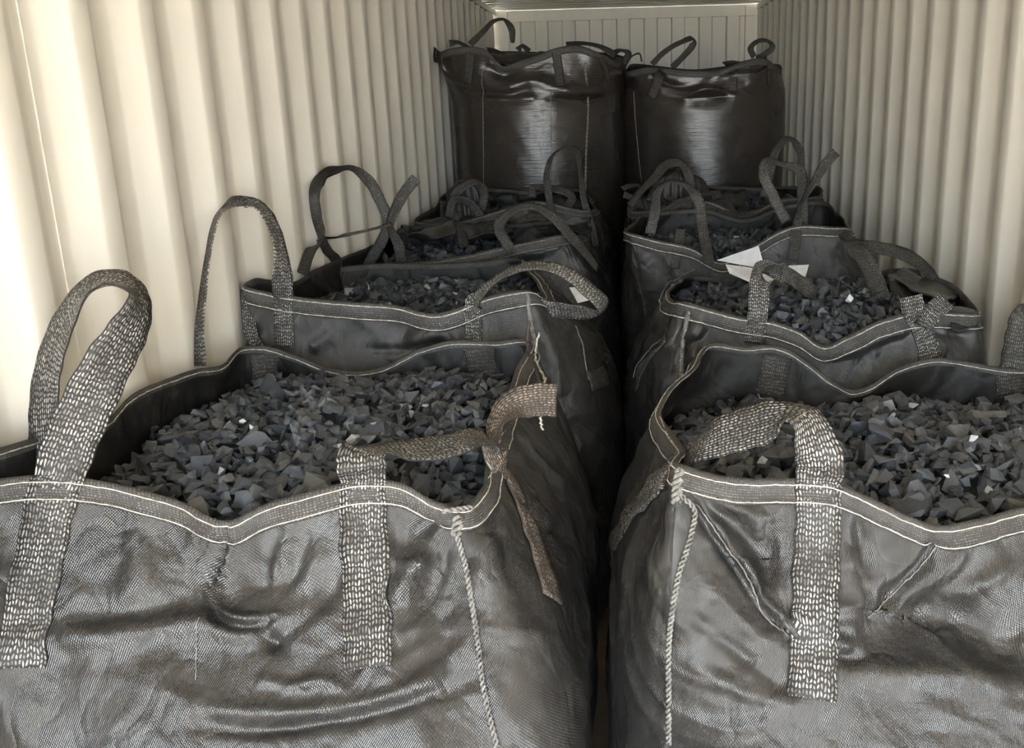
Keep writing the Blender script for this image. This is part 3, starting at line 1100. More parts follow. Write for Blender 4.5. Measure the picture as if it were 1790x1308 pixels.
seam(FL, [(800, 885), (797, 930), (815, 985), (826, 1050), (835, 1120), (846, 1190), (858, 1260), (868, 1305)], r=.0026)
seam(FL, [(803, 880), (800, 905), (800, 935)], r=.0045, name='corner_knot', spread=.007, twist=.02)
seam(FL, [(775, 893), (800, 893), (823, 890)], r=.003, name='corner_knot', spread=.003)
thread(FL, [(830, 868), (852, 838), (868, 815)])
thread(FL, [(868, 775), (885, 750), (905, 728)])
thread(FL, [(348, 1080), (344, 1130), (342, 1190)], r=.0009, material=M_THRD)
# inner webbing patches of the back loops
def patch(bag, uvs_, w, name='inner_patch', material=None):
    # on the inside of the far panel: ray that passes over the near rim and meets the back panel
    return strap(bag, uvs_, width=w, material=material or M_WEBD, name=name)
patch(FL, [(462, 618), (466, 655), (472, 690)], .075)
patch(FL, [(838, 608), (842, 645), (845, 680)], .085)
loose(FL, [(925, 560, 2.27), (922, 600, 2.25), (935, 640, 2.1), (945, 672, 1.95)], r=.004, material=M_WEBB)
loose(FL, [(942, 580, 2.27), (936, 620, 2.22), (948, 655, 2.1), (950, 690, 1.9), (944, 725, 1.88), (948, 752, 1.86)], r=.0028, material=M_THR)

FRONT_R = Bag('bulk_bag', 'nearest black woven bulk bag on the right, cut by picture edge',
    (-.155, .95, 1.16, 2.34),
    [(1188, 812, 1.42, 0.0, .1), (1230, 826, 1.40, .03, .7), (1300, 838, 1.39, .06), (1375, 838, 1.385, .085), (1450, 842, 1.38, .11), (1530, 876, 1.37, .14), (1590, 905, 1.36, .165), (1637, 921, 1.355, .18),
     (1700, 910, 1.37, .2), (1790, 888, 1.39, .225), (1930, 880, 1.40, .25, .5), (2010, 800, 1.7, .36, .4), (2040, 700, 2.0, .44, .4), (2020, 640, 2.28, .5, .5),
     (1880, 645, 2.30, .55), (1760, 645, 2.30, .58), (1700, 636, 2.30, .6), (1630, 628, 2.30, .62), (1570, 645, 2.28, .64), (1520, 676, 2.25, .658), (1490, 684, 2.24, .67), (1455, 668, 2.25, .68), (1410, 632, 2.28, .695), (1360, 606, 2.30, .71),
     (1300, 607, 2.30, .73), (1258, 602, 2.29, .75, .5), (1215, 645, 2.12, .80, .2), (1175, 680, 1.98, .83, 0), (1155, 720, 1.85, .865, 0), (1178, 760, 1.68, .91, 0), (1196, 790, 1.52, .96, 0)],
    zsh=.58, NS=420, NQ=110, NB=14, seed=5, wr=.75, zin=.90,
    folds=[([(1215, 875), (1250, 930), (1300, 1000), (1330, 1050), (1385, 1110)], .009, .018, 's'),
           ([(1225, 870), (1290, 890), (1330, 905)], .012, .010, 'r'),
           ([(1230, 880), (1290, 925), (1320, 960), (1345, 1020)], .014, -.014, 'r'),
           ([(1250, 905), (1310, 990), (1330, 1050), (1380, 1080)], .012, .012, 'r'),
           ([(1345, 900), (1345, 960), (1345, 1010)], .013, -.016, 'r'),
           ([(1500, 900), (1512, 960), (1520, 1020)], .013, -.014, 'r'),
           ([(1640, 935), (1620, 970), (1580, 1020), (1520, 1070)], .010, -.018, 'r'),
           ([(1620, 930), (1600, 975), (1560, 1020)], .012, .010, 'r'),
           ([(1690, 960), (1640, 1010), (1580, 1045)], .014, .012, 'r'),
           ([(1770, 990), (1700, 1030), (1650, 1045)], .014, .010, 'r'),
           ([(1500, 1130), (1580, 1085), (1660, 1075), (1760, 1120), (1800, 1140)], .045, -.045, 'r'),
           ([(1480, 1165), (1560, 1175), (1660, 1180), (1790, 1200)], .022, .014, 'r'),
           ([(1462, 1120), (1480, 1128), (1500, 1130)], .008, .012, 'r'),
           ([(1462, 1150), (1485, 1152), (1510, 1150)], .007, -.012, 'r'),
           ([(1200, 1070), (1300, 1150), (1380, 1210)], .012, -.010, 'r'),
           ([(1190, 1150), (1300, 1210), (1400, 1235)], .013, .009, 'r'),
           ([(1230, 1010), (1300, 1090), (1370, 1140)], .014, .010, 'r'),
           ([(1120, 900), (1100, 980), (1090, 1060)], .03, .010, 'r')])
FR = FRONT_R
FR.hem()
strap(FR, [(1418, 1222), (1422, 1140), (1425, 1050), (1428, 960), (1430, 890), (1430, 848), (1434, 815, 1.36, 5), (1424, 770, 1.36, -30), (1404, 726, 1.37, -55), (1388, 722, 1.38, -75), (1350, 735, 1.40, -35),
           (1300, 750, 1.44, -25), (1250, 766, 1.48, -35), (1208, 790, 1.52, -70), (1188, 812, 1.54, -60), (1160, 835), (1125, 872), (1090, 920), (1070, 965), (1064, 1008)],
      width=.074, seg=9)
seam(FR, [(1192, 838), (1190, 862), (1212, 885), (1208, 935), (1188, 1000), (1178, 1060), (1172, 1130), (1172, 1210), (1172, 1300)], r=.0026)
seam(FR, [(1192, 822), (1186, 850), (1184, 880)], r=.0045, name='corner_knot', spread=.006, twist=.02)
thread(FR, [(1218, 880), (1270, 950), (1315, 1020), (1330, 1070), (1380, 1112)], r=.0014, material=M_THRD)
thread(FR, [(1650, 935), (1610, 990), (1560, 1040), (1515, 1080)], r=.0012, material=M_THRD)
thread(FR, [(1155, 730), (1168, 760), (1186, 785)])
patch(FR, [(1358, 622), (1352, 655), (1345, 690)], .075)
patch(FR, [(1768, 655), (1768, 690), (1768, 720)], .08)
strap(FR, [(1768, 662, 2.31, 0), (1776, 620, 2.32, 10), (1784, 580, 2.33, 10), (1792, 555, 2.34, 0), (1810, 560, 2.36, 0), (1830, 600, 2.36, 0), (1840, 650, 2.33, 0)], width=0.070, material=M_WEBD)
loose(FR, [(1325, 690, 2.29), (1330, 696, 2.28), (1342, 700, 2.27)], r=.0015)

# ------------------------------------------------------------------ second row
MID_L = Bag('bulk_bag', 'second black bulk bag on the left, with a level stitched rim',
    (-1.16, -.12, 2.40, 3.46),
    [(428, 500, 2.48, 0.0, .8), (470, 512, 2.48, .05), (520, 520, 2.48, .09), (600, 528, 2.48, .13), (690, 535, 2.48, .16), (770, 549, 2.46, .19), (800, 540, 2.47, .2), (850, 520, 2.5, .215), (922, 508, 2.52, .25, .3),
     (945, 520, 2.6, .29, 0), (940, 500, 2.8, .36, 0), (915, 470, 3.15, .45, 0), (895, 452, 3.36, .5, .3), (840, 458, 3.38, .56), (760, 462, 3.38, .61), (660, 462, 3.38, .66), (590, 468, 3.38, .71), (545, 480, 3.38, .75, .3),
     (510, 495, 3.0, .84, .3), (470, 490, 2.75, .9, .3), (440, 490, 2.58, .96, .4)],
    zsh=.62, NS=300, NQ=70, NB=10, seed=8, wr=.8, zin=.95,
    folds=[([(690, 620), (740, 590), (790, 575)], .025, .022, 'r'), ([(640, 612), (700, 612), (760, 600)], .012, -.015, 'r'),
           ([(590, 580), (560, 600), (540, 612)], .02, .012, 'r'), ([(940, 560), (970, 640), (975, 700)], .02, .02, 'r'), ([(1000, 560), (1060, 600), (1075, 640)], .02, -.016, 'r')])
ML = MID_L
ML.hem(.05, thick=.0016)
strap(ML, [(497, 606), (497, 570), (495, 530), (494, 500, 2.46, 0), (492, 450, 2.47, -48), (480, 400, 2.49, -58), (460, 366, 2.5, -64), (430, 353, 2.52, -58), (398, 360, 2.54, -62), (374, 388, 2.55, -74), (362, 440, 2.55, -72), (352, 510, 2.52, -66), (345, 580, 2.48, -60), (346, 640, 2.44, -50)], width=0.055)
strap(ML, [(432, 505, 2.5, 0), (435, 550, 2.46, 10), (440, 590, 2.43, 10), (452, 612, 2.42, 10)], width=0.035, name='side_tape')
strap(ML, [(828, 600), (828, 565), (826, 540), (834, 522, 2.46, 55), (860, 493, 2.46, 70), (900, 471, 2.46, 66), (945, 464, 2.47, 62), (990, 477, 2.47, 50), (1025, 504, 2.47, 42), (1056, 537, 2.48, 55), (1030, 546, 2.52, 50), (985, 543, 2.54, 35), (945, 536, 2.56, 35), (918, 525, 2.55, 40)], width=0.051)
seam(ML, [(922, 515), (925, 545), (935, 600), (942, 660)], r=.004)
thread(ML, [(1005, 570), (1020, 620), (1028, 665)], r=.002, material=M_THRD)
strap(ML, [(1082, 640), (1060, 655), (1030, 668)], width=0.058, name='side_tape', material=M_WEBD)

MID_R = Bag('bulk_bag', 'second black bulk bag on the right, rim sagging in a V',
    (-.10, .985, 2.40, 3.46),
    [(1205, 530, 2.50, 0.0, .3), (1240, 540, 2.49, .03), (1300, 555, 2.48, .06), (1350, 562, 2.48, .085), (1400, 580, 2.47, .11), (1437, 604, 2.46, .135), (1480, 588, 2.47, .155), (1540, 560, 2.49, .185), (1600, 545, 2.5, .21), (1690, 548, 2.52, .25, .3),
     (1705, 545, 2.7, .31, .1), (1690, 520, 2.95, .38, .1), (1650, 490, 3.2, .44, .1), (1575, 470, 3.38, .5, .3), (1520, 480, 3.39, .54), (1450, 492, 3.39, .58), (1370, 490, 3.39, .63), (1290, 488, 3.38, .68), (1225, 485, 3.36, .75, .3),
     (1190, 495, 3.05, .83, 0), (1170, 512, 2.8, .9, 0), (1182, 528, 2.6, .96, 0)],
    zsh=.62, NS=300, NQ=70, NB=10, seed=12, wr=1.1, zin=.92,
    folds=[([(1240, 560), (1180, 600), (1110, 660)], .02, .022, 'r'), ([(1200, 545), (1190, 610), (1200, 680)], .016, -.02, 'r'), ([(1225, 550), (1215, 620), (1225, 660)], .014, .018, 'r'),
           ([(1150, 540), (1110, 620), (1095, 650)], .022, -.016, 'r'), ([(1460, 625), (1540, 590), (1600, 570)], .016, .016, 'r'), ([(1630, 580), (1700, 590)], .016, -.012, 'r')])
MR = MID_R
MR.hem(.05, thick=.0016)
strap(MR, [(1318, 600), (1322, 572), (1325, 548, 2.47, 0), (1328, 505, 2.5, 0), (1328, 478, 2.56, -30), (1345, 470, 2.66, -60), (1375, 480, 2.76, 30), (1405, 500, 2.86, 30), (1430, 520, 2.98, 30)], width=0.055)
strap(MR, [(1626, 628), (1618, 595), (1606, 566), (1598, 545, 2.48, 0), (1592, 518, 2.5, 0)], width=.062)
strap(MR, [(1612, 572, 2.46, 40), (1630, 548, 2.47, 10), (1655, 524, 2.5, 0)], width=.055, name='strap_tail')
strap(MR, [(1545, 530, 2.92, 0), (1530, 490, 2.96, 5), (1510, 450, 3.02, 15), (1490, 428, 3.1, 50), (1530, 432, 3.18, 45), (1580, 445, 3.22, 45), (1615, 468, 3.24, 40), (1630, 490, 3.22, 30)], width=0.055, material=M_WEBD)
seam(MR, [(1205, 545), (1195, 600), (1190, 660)], r=.005, material=M_THRD)
thread(MR, [(1160, 590), (1125, 625), (1108, 660)], r=.002, material=M_THRD)
strap(MR, [(1165, 590), (1140, 618), (1118, 650), (1112, 678)], width=0.035, name='side_tape', material=M_WEBD)
# cloth flap folded over at the far right corner
def flap(bag, name, quad, Y, seed, material=None, amp=.012, n=14):
    """loose cloth spanned between four free points (u,v,Y), crumpled"""
    a, b, c, d = [at(*p) for p in quad]
    V, UV, Fc = [], [], []
    for i in range(n+1):
        for j in range(n+1):
            s, t = i/n, j/n
            P = a*(1-s)*(1-t)+b*s*(1-t)+c*s*t+d*(1-s)*t
            V.append(P)
            UV.append((s*.3, t*.2))
    nr = (b-a).cross(d-a).normalized()
    A = np.array([tuple(p) for p in V])
    r = ridge(A*np.array([9, 9, 14])+seed, seed, 2)-.35+1.2*(vnoise(A*6+seed, seed+2)-.5)
    edge = np.array([sin(pi*(i/n))*.5+.5 for i in range(n+1) for j in range(n+1)])
    A = A+np.array(tuple(nr))[None]*(amp*2*r*edge)[:, None]
    off = np.array(bag.off)
    m = (n+1)*(n+1)
    V2 = [tuple(p-off) for p in A]+[tuple(p-off-np.array(tuple(nr))*.004) for p in A]
    for i in range(n):
        for j in range(n):
            q = (i*(n+1)+j, (i+1)*(n+1)+j, (i+1)*(n+1)+j+1, i*(n+1)+j+1)
            Fc.append(q); Fc.append(tuple(k+m for k in q[::-1]))
    rimi = [i*(n+1) for i in range(n+1)]+[n*(n+1)+j for j in range(1, n+1)]+[i*(n+1)+n for i in range(n-1, -1, -1)]+[j for j in range(n-1, 0, -1)]
    for k in range(len(rimi)):
        p, q = rimi[k], rimi[(k+1) % len(rimi)]
        Fc.append((p, p+m, q+m, q))
    return mesh_obj(name, V2, Fc, material or M_FAB, bag.root, True, UV+UV)
flap(MR, 'cloth_flap', [(1545, 478, 3.1), (1580, 468, 3.3), (1680, 512, 3.1), (1650, 535, 2.75)], 3, 3)
flap(MR, 'cloth_flap', [(1550, 480, 3.05), (1600, 480, 3.1), (1612, 528, 2.9), (1560, 535, 2.9)], 3, 7)
flap(MR, 'cloth_flap', [(1655, 540, 2.6), (1702, 545, 2.62), (1712, 570, 2.5), (1665, 575, 2.45)], 3, 9)

# ------------------------------------------------------------------ third row
THIRD_L = Bag('bulk_bag', 'third black bulk bag on the left, tied webbing loop standing up',
    (-1.15, -.13, 3.50, 4.50),
    [(540, 478, 3.55, 0, .8), (620, 470, 3.55, .05), (700, 462, 3.55, .1), (800, 450, 3.55, .15), (880, 432, 3.56, .2), (975, 412, 3.58, .25, .3), (1010, 412, 3.8, .33, 0), (990, 400, 4.2, .43, 0), (955, 388, 4.42, .5, .3),
     (900, 392, 4.43, .57), (830, 392, 4.43, .63), (770, 390, 4.43, .69), (705, 400, 4.42, .75, .3), (650, 430, 4.0, .86, .3), (590, 455, 3.7, .95, .4)],
    zsh=.65, NS=220, NQ=50, NB=8, seed=21, wr=1.2, zin=.92,
    folds=[([(880, 450), (930, 440), (960, 435)], .03, .02, 'r'), ([(1000, 440), (1030, 480)], .02, .02, 'r')])
TL = THIRD_L
TL.hem(.045, thick=.0018, thr=M_THRD)
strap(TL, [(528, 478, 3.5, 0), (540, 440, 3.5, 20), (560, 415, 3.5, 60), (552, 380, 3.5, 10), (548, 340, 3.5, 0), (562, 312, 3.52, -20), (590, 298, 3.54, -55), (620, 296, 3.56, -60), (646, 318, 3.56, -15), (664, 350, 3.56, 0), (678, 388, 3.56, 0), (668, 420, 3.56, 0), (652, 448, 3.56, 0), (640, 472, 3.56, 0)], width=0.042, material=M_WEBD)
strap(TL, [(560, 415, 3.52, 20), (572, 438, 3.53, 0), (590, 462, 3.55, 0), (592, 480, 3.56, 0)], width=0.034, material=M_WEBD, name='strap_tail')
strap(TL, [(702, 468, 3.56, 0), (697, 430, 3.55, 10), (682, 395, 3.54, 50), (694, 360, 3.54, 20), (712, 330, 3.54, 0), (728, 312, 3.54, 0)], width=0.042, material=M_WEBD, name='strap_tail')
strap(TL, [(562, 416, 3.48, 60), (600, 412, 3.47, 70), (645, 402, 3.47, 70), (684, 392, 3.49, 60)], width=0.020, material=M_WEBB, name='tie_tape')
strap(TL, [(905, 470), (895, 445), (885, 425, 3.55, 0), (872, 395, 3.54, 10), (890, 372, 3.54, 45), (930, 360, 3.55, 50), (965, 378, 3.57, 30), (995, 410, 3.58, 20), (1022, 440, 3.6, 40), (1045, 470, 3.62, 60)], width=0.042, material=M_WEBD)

THIRD_R = Bag('bulk_bag', 'third black bulk bag on the right, rim drawn up by a strap',
    (-.10, .985, 3.50, 4.50),
    [(1102, 408, 3.62, 0, .3), (1150, 420, 3.58, .04), (1205, 432, 3.55, .08), (1262, 458, 3.54, .125), (1320, 428, 3.55, .16), (1385, 396, 3.57, .195), (1462, 398, 3.6, .25, .3),
     (1478, 395, 3.9, .33, .2), (1462, 372, 4.2, .42, .2), (1430, 352, 4.42, .5, .3), (1370, 360, 4.43, .56), (1300, 384, 4.42, .62), (1240, 368, 4.43, .68), (1140, 372, 4.42, .75, .3), (1112, 388, 4.1, .85, 0), (1095, 400, 3.8, .94, 0)],
    zsh=.65, NS=220, NQ=50, NB=8, seed=25, wr=1.1, zin=.92,
    folds=[([(1100, 440), (1080, 500)], .03, .02, 'r'), ([(1190, 450), (1170, 520)], .02, .016, 'r')])
TR = THIRD_R
TR.hem(.045, thick=.0018, thr=M_THR)
strap(TR, [(1180, 470), (1184, 440), (1188, 415, 3.6, 0), (1190, 400, 3.62, 0)], width=0.037, material=M_WEBD, name='side_tape')
strap(TR, [(1136, 410, 3.62, 0), (1145, 370, 3.62, 20), (1150, 335, 3.62, 50), (1165, 318, 3.62, 75), (1195, 322, 3.62, 65), (1218, 345, 3.62, 20), (1228, 400, 3.58, 0), (1240, 460, 3.45, 0)], width=0.042, material=M_WEBD)
strap(TR, [(1392, 400, 3.58, 20), (1400, 360, 3.58, 60), (1425, 315, 3.6, 40), (1448, 280, 3.62, 0), (1462, 266, 3.63, 0)], width=0.037, material=M_WEBD, name='strap_tail')
strap(TR, [(1385, 455, 3.5, 0), (1390, 430, 3.52, 0), (1392, 402, 3.56, 0)], width=0.041, material=M_WEBD, name='side_tape')
strap(TR, [(1375, 388, 3.62, 0), (1350, 340, 3.64, 0), (1335, 300, 3.66, 0), (1338, 285, 3.68, 40), (1370, 288, 3.72, 60), (1400, 300, 3.74, 20), (1402, 330, 3.76, 0), (1404, 400, 3.76, 0)], width=0.042, material=M_WEBD)
thread(TR, [(1130, 420), (1090, 470), (1075, 515)], r=.003, material=M_THRD)
thread(TR, [(1215, 470), (1165, 500), (1150, 535)], r=.003, material=M_THRD)
strap(TR, [(1462, 402, 3.62, 40), (1500, 425, 3.5, 50), (1560, 432, 3.4, 55), (1600, 450, 3.3, 50), (1622, 475, 3.25, 45)], width=0.037, material=M_WEBD, name='strap_tail')

# ------------------------------------------------------------------ fourth row, crumpled tops
FOURTH_L = Bag('bulk_bag', 'crumpled low bulk bag right before the tall left bag',
    (-1.12, -.13, 4.55, 5.40),
    [(735, 388, 4.6, 0, .8), (800, 388, 4.6, .06), (860, 372, 4.6, .12), (930, 352, 4.6, .18), (1020, 368, 4.62, .25, .3), (1030, 350, 5.0, .37, 0), (1000, 330, 5.3, .5, .3), (930, 335, 5.32, .58), (860, 330, 5.32, .67), (790, 335, 5.32, .75, .3), (765, 360, 5.0, .88, .3)],
    zsh=.7, NS=200, NQ=40, NB=6, seed=31, wr=2.2, zin=.92)
QL = FOURTH_L
QL.hem(.04, thick=.002, thr=M_THRD)
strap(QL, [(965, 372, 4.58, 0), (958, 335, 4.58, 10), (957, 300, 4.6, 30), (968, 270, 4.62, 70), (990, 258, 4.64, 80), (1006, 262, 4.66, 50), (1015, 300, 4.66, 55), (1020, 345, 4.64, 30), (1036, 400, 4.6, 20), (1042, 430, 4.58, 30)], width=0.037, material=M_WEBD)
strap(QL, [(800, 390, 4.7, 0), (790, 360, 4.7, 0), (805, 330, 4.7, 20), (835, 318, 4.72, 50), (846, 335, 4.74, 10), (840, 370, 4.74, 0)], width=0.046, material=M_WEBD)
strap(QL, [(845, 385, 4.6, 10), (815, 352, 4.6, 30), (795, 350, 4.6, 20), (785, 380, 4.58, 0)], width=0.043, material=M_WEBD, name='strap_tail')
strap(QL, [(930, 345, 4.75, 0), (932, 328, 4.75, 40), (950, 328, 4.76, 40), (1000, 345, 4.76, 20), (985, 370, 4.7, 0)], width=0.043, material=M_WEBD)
flap(QL, 'cloth_flap', [(770, 345, 4.9), (850, 350, 5.0), (860, 400, 4.62), (770, 400, 4.62)], 4, 3, amp=.03)
flap(QL, 'cloth_flap', [(850, 362, 4.8), (905, 360, 4.9), (900, 395, 4.56), (845, 405, 4.56)], 4, 5, amp=.03)
flap(QL, 'cloth_flap', [(930, 360, 4.9), (1030, 372, 4.85), (1035, 405, 4.5), (930, 400, 4.52)], 4, 15, amp=.03)
flap(QL, 'cloth_flap', [(880, 385, 4.5), (960, 370, 4.6), (990, 400, 4.5), (890, 430, 4.45)], 4, 8, amp=.03)

FOURTH_R = Bag('bulk_bag', 'crumpled low bulk bag right before the tall right bag',
    (-.08, .985, 4.55, 5.55),
    [(1115, 370, 4.65, 0, .3), (1170, 362, 4.6, .06), (1235, 352, 4.6, .12), (1300, 374, 4.58, .17), (1368, 348, 4.6, .21), (1410, 345, 4.65, .25, .3), (1432, 340, 5.0, .37, .2), (1420, 325, 5.4, .5, .3), (1330, 328, 5.45, .6), (1230, 325, 5.45, .68), (1140, 328, 5.45, .75, .3), (1110, 345, 5.0, .88, 0)],
    zsh=.7, NS=200, NQ=40, NB=6, seed=36, wr=2.0, zin=.92)
QR = FOURTH_R
QR.hem(.04, thick=.002, thr=M_THRD)
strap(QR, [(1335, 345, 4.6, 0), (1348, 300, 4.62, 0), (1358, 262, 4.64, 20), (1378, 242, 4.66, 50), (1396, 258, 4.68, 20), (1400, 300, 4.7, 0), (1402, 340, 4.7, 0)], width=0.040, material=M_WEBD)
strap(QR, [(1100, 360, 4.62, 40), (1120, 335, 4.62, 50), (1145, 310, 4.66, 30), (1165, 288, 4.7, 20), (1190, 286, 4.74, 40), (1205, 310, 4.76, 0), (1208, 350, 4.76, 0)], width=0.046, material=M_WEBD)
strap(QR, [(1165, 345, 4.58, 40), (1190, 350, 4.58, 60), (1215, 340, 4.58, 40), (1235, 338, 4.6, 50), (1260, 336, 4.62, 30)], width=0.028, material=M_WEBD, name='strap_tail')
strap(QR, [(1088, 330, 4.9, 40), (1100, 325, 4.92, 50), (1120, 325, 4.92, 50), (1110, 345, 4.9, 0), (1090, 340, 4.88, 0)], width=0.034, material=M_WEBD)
flap(QR, 'cloth_flap', [(1115, 345, 4.9), (1205, 325, 5.0), (1215, 385, 4.6), (1110, 390, 4.6)], 4, 4, amp=.035)
flap(QR, 'cloth_flap', [(1150, 300, 4.95), (1200, 290, 5.0), (1215, 350, 4.8), (1130, 345, 4.8)], 4, 6, amp=.03)
flap(QR, 'cloth_flap', [(1195, 365, 4.58), (1235, 345, 4.62), (1225, 395, 4.5), (1170, 400, 4.5)], 4, 16, amp=.03)

def neck(bag, u, v, Y, rx, ry, folds, seed):
    """bag neck gathered into a pleated bundle"""
    c = at(u, v, Y)
    V, Fc, U = [], [], []
    nu, nv = 72, 26
    k = (c-CAM).dot(Fv)/FPX
    a, b_ = rx*k, ry*k
    rg = random.Random(seed)
    ph = [rg.uniform(0, 6.28) for _ in range(4)]
    for j in range(nv+1):
        t = j/nv
        for i in range(nu):
            th = 2*pi*i/nu
            r = sin(pi*(.06+.94*t)*.93)**.7
            pl = abs(sin(folds*th/2+ph[0]+.8*sin(3*t+ph[1])))
            r *= 1-.20*pl+.06*sin(5*th+ph[2]+4*t)
            z = cos(pi*t)*b_*(1+.12*sin(2*th+ph[3]))
            V.append((c.x-bag.cx+a*r*cos(th)+.25*a*t*sin(ph[0]), c.y-bag.cy+a*.8*r*sin(th), c.z+z))
            U.append((i/nu*.8, t*.4))
    for j in range(nv):
        for i in range(nu):
            i2 = (i+1) % nu
            Fc.append((j*nu+i, (j+1)*nu+i, (j+1)*nu+i2, j*nu+i2))
    Fc.append(tuple(range(nu))); Fc.append(tuple(nv*nu+i for i in range(nu))[::-1])
    return mesh_obj('gathered_neck', V, Fc, M_FAB, bag.root, True, U)
neck(QL, 815, 362, 4.85, 40, 42, 16, 3)
neck(QL, 985, 375, 4.8, 42, 26, 14, 5)
neck(QR, 1185, 345, 4.95, 52, 44, 18, 8)
neck(QR, 1120, 372, 4.85, 26, 26, 12, 9)
flap(TL, 'cloth_flap', [(700, 396, 4.3), (795, 386, 4.4), (800, 408, 4.1), (715, 412, 4.0)], 4, 21, amp=.03)
flap(TL, 'cloth_flap', [(800, 392, 4.35), (880, 380, 4.4), (900, 412, 4.0), (820, 420, 4.0)], 4, 22, amp=.035)
flap(QL, 'cloth_flap', [(730, 386, 4.75), (780, 372, 4.9), (800, 392, 4.62), (745, 400, 4.6)], 4, 23, amp=.03)
flap(QR, 'cloth_flap', [(1235, 340, 5.0), (1300, 338, 5.1), (1310, 366, 4.7), (1240, 362, 4.65)], 4, 24, amp=.03)
flap(QR, 'cloth_flap', [(1330, 345, 4.9), (1400, 335, 5.0), (1430, 380, 4.6), (1370, 384, 4.6)], 4, 26, amp=.035)
strap(QR, [(1232, 362, 4.58, 20), (1262, 372, 4.56, 40), (1300, 376, 4.56, 50), (1340, 366, 4.58, 40)], width=.04, material=M_WEBD, name='strap_tail')
strap(TL, [(762, 408, 4.2, 30), (790, 398, 4.2, 40), (806, 410, 4.15, 20), (812, 432, 4.1, 10)], width=.045, material=M_WEBD, name='strap_tail')
strap(QL, [(905, 395, 4.5, 10), (925, 380, 4.5, 30), (955, 385, 4.5, 30), (965, 402, 4.48, 10)], width=.045, material=M_WEBD, name='strap_tail')
strap(QR, [(1145, 395, 4.5, 10), (1160, 375, 4.5, 20), (1195, 352, 4.52, 30), (1215, 350, 4.54, 20), (1222, 385, 4.5, 0)], width=.045, material=M_WEBD, name='strap_tail')

# ------------------------------------------------------------------ tall bags at the back
TALL_L = Bag('tall_bulk_bag', 'tall shiny black bulk bag standing at the back left',
    (-1.13, -.060, 5.44, 6.50),
    [(765, 92, 5.62, 0, 1), (785, 86, 5.56, .03), (820, 82, 5.52, .06), (850, 88, 5.5, .09), (880, 116, 5.49, .12), (905, 108, 5.49, .135), (940, 96, 5.5, .16), (975, 84, 5.5, .19), (1010, 80, 5.52, .215), (1045, 92, 5.54, .25, .6), (1078, 108, 5.7, .3, .2), (1092, 100, 6.1, .4, .3),
     (1050, 92, 6.4, .5), (960, 92, 6.45, .58), (880, 90, 6.45, .65), (820, 92, 6.45, .72), (790, 88, 6.4, .77), (772, 92, 6.0, .88, .5), (762, 88, 5.75, .96)],
    zsh=1.6, n=2.05, NS=300, NQ=60, NB=40, seed=41, wr=.28, fab=M_FARF, zin=1.70, category='bulk bag',
    folds=[([(790, 150), (830, 165), (880, 168), (920, 160)], .03, -.03, 'r'), ([(850, 118), (880, 130), (905, 122)], .03, -.035, 'r'),
           ([(800, 158), (850, 172), (930, 172)], .02, .025, 'r'), ([(930, 145), (1000, 160), (1080, 150)], .03, .022, 'r'), ([(960, 172), (1010, 176), (1070, 168)], .016, -.018, 'r'),
           ([(880, 185), (960, 188)], .012, -.01, 'r'), ([(860, 200), (950, 202)], .010, -.009, 'r'), ([(870, 178), (900, 150), (960, 140)], .03, .02, 'r')])
KL = TALL_L
KL.hem(.04, stitch=False)
strap(KL, [(818, 146), (820, 118), (822, 92)], width=0.052, material=M_WEBD, name='side_tape')
strap(KL, [(980, 150), (976, 118), (972, 90)], width=0.052, material=M_WEBD, name='side_tape')
strap(KL, [(1065, 140), (1055, 112), (1040, 90)], width=0.032, material=M_WEBD, name='side_tape')
strap(KL, [(822, 78, 5.55, 20), (845, 55, 5.58, 40), (865, 36, 5.6, 60), (880, 34, 5.62, 70), (893, 48, 5.62, 20), (896, 75, 5.62, 60)], width=0.040, material=M_WEBD, label='black carrying loop standing up')
strap(KL, [(785, 76, 5.7, 20), (800, 74, 5.7, 60), (820, 84, 5.7, 60)], width=0.040, material=M_WEBD)
strap(KL, [(905, 88, 5.9, 20), (912, 80, 5.9, 60), (925, 90, 5.9, 30)], width=0.040, material=M_WEBD)
strap(KL, [(990, 80, 5.7, 30), (1010, 76, 5.7, 60), (1050, 82, 5.7, 60), (1075, 96, 5.72, 30)], width=0.048, material=M_WEBD)
strap(KL, [(1066, 98, 5.8, 30), (1085, 88, 5.85, 60), (1098, 92, 5.85, 20), (1090, 110, 5.8, 10)], width=0.040, material=M_WEBD)
flap(KL, 'cloth_flap', [(758, 82, 5.6), (772, 96, 5.56), (775, 112, 5.56), (757, 108, 5.62)], 5, 3, M_FARF, amp=.01)
flap(KL, 'cloth_flap', [(850, 86, 5.9), (960, 92, 5.9), (955, 118, 5.56), (880, 118, 5.56)], 5, 4, M_FARF, amp=.03)
flap(KL, 'cloth_flap', [(1040, 90, 5.7), (1090, 100, 5.8), (1088, 128, 5.66), (1050, 130, 5.58)], 5, 6, M_FARF, amp=.02)
for pl in ([(785, 100), (786, 180), (787, 260), (788, 330)], [(843, 120), (845, 200), (846, 320)], [(963, 160), (964, 240), (965, 330)]):
    thread(KL, pl, r=.0024, material=M_THRD)
seam(KL, [(1022, 110), (1027, 180), (1024, 260), (1022, 340)], r=.004, material=M_THRD, twist=.05)

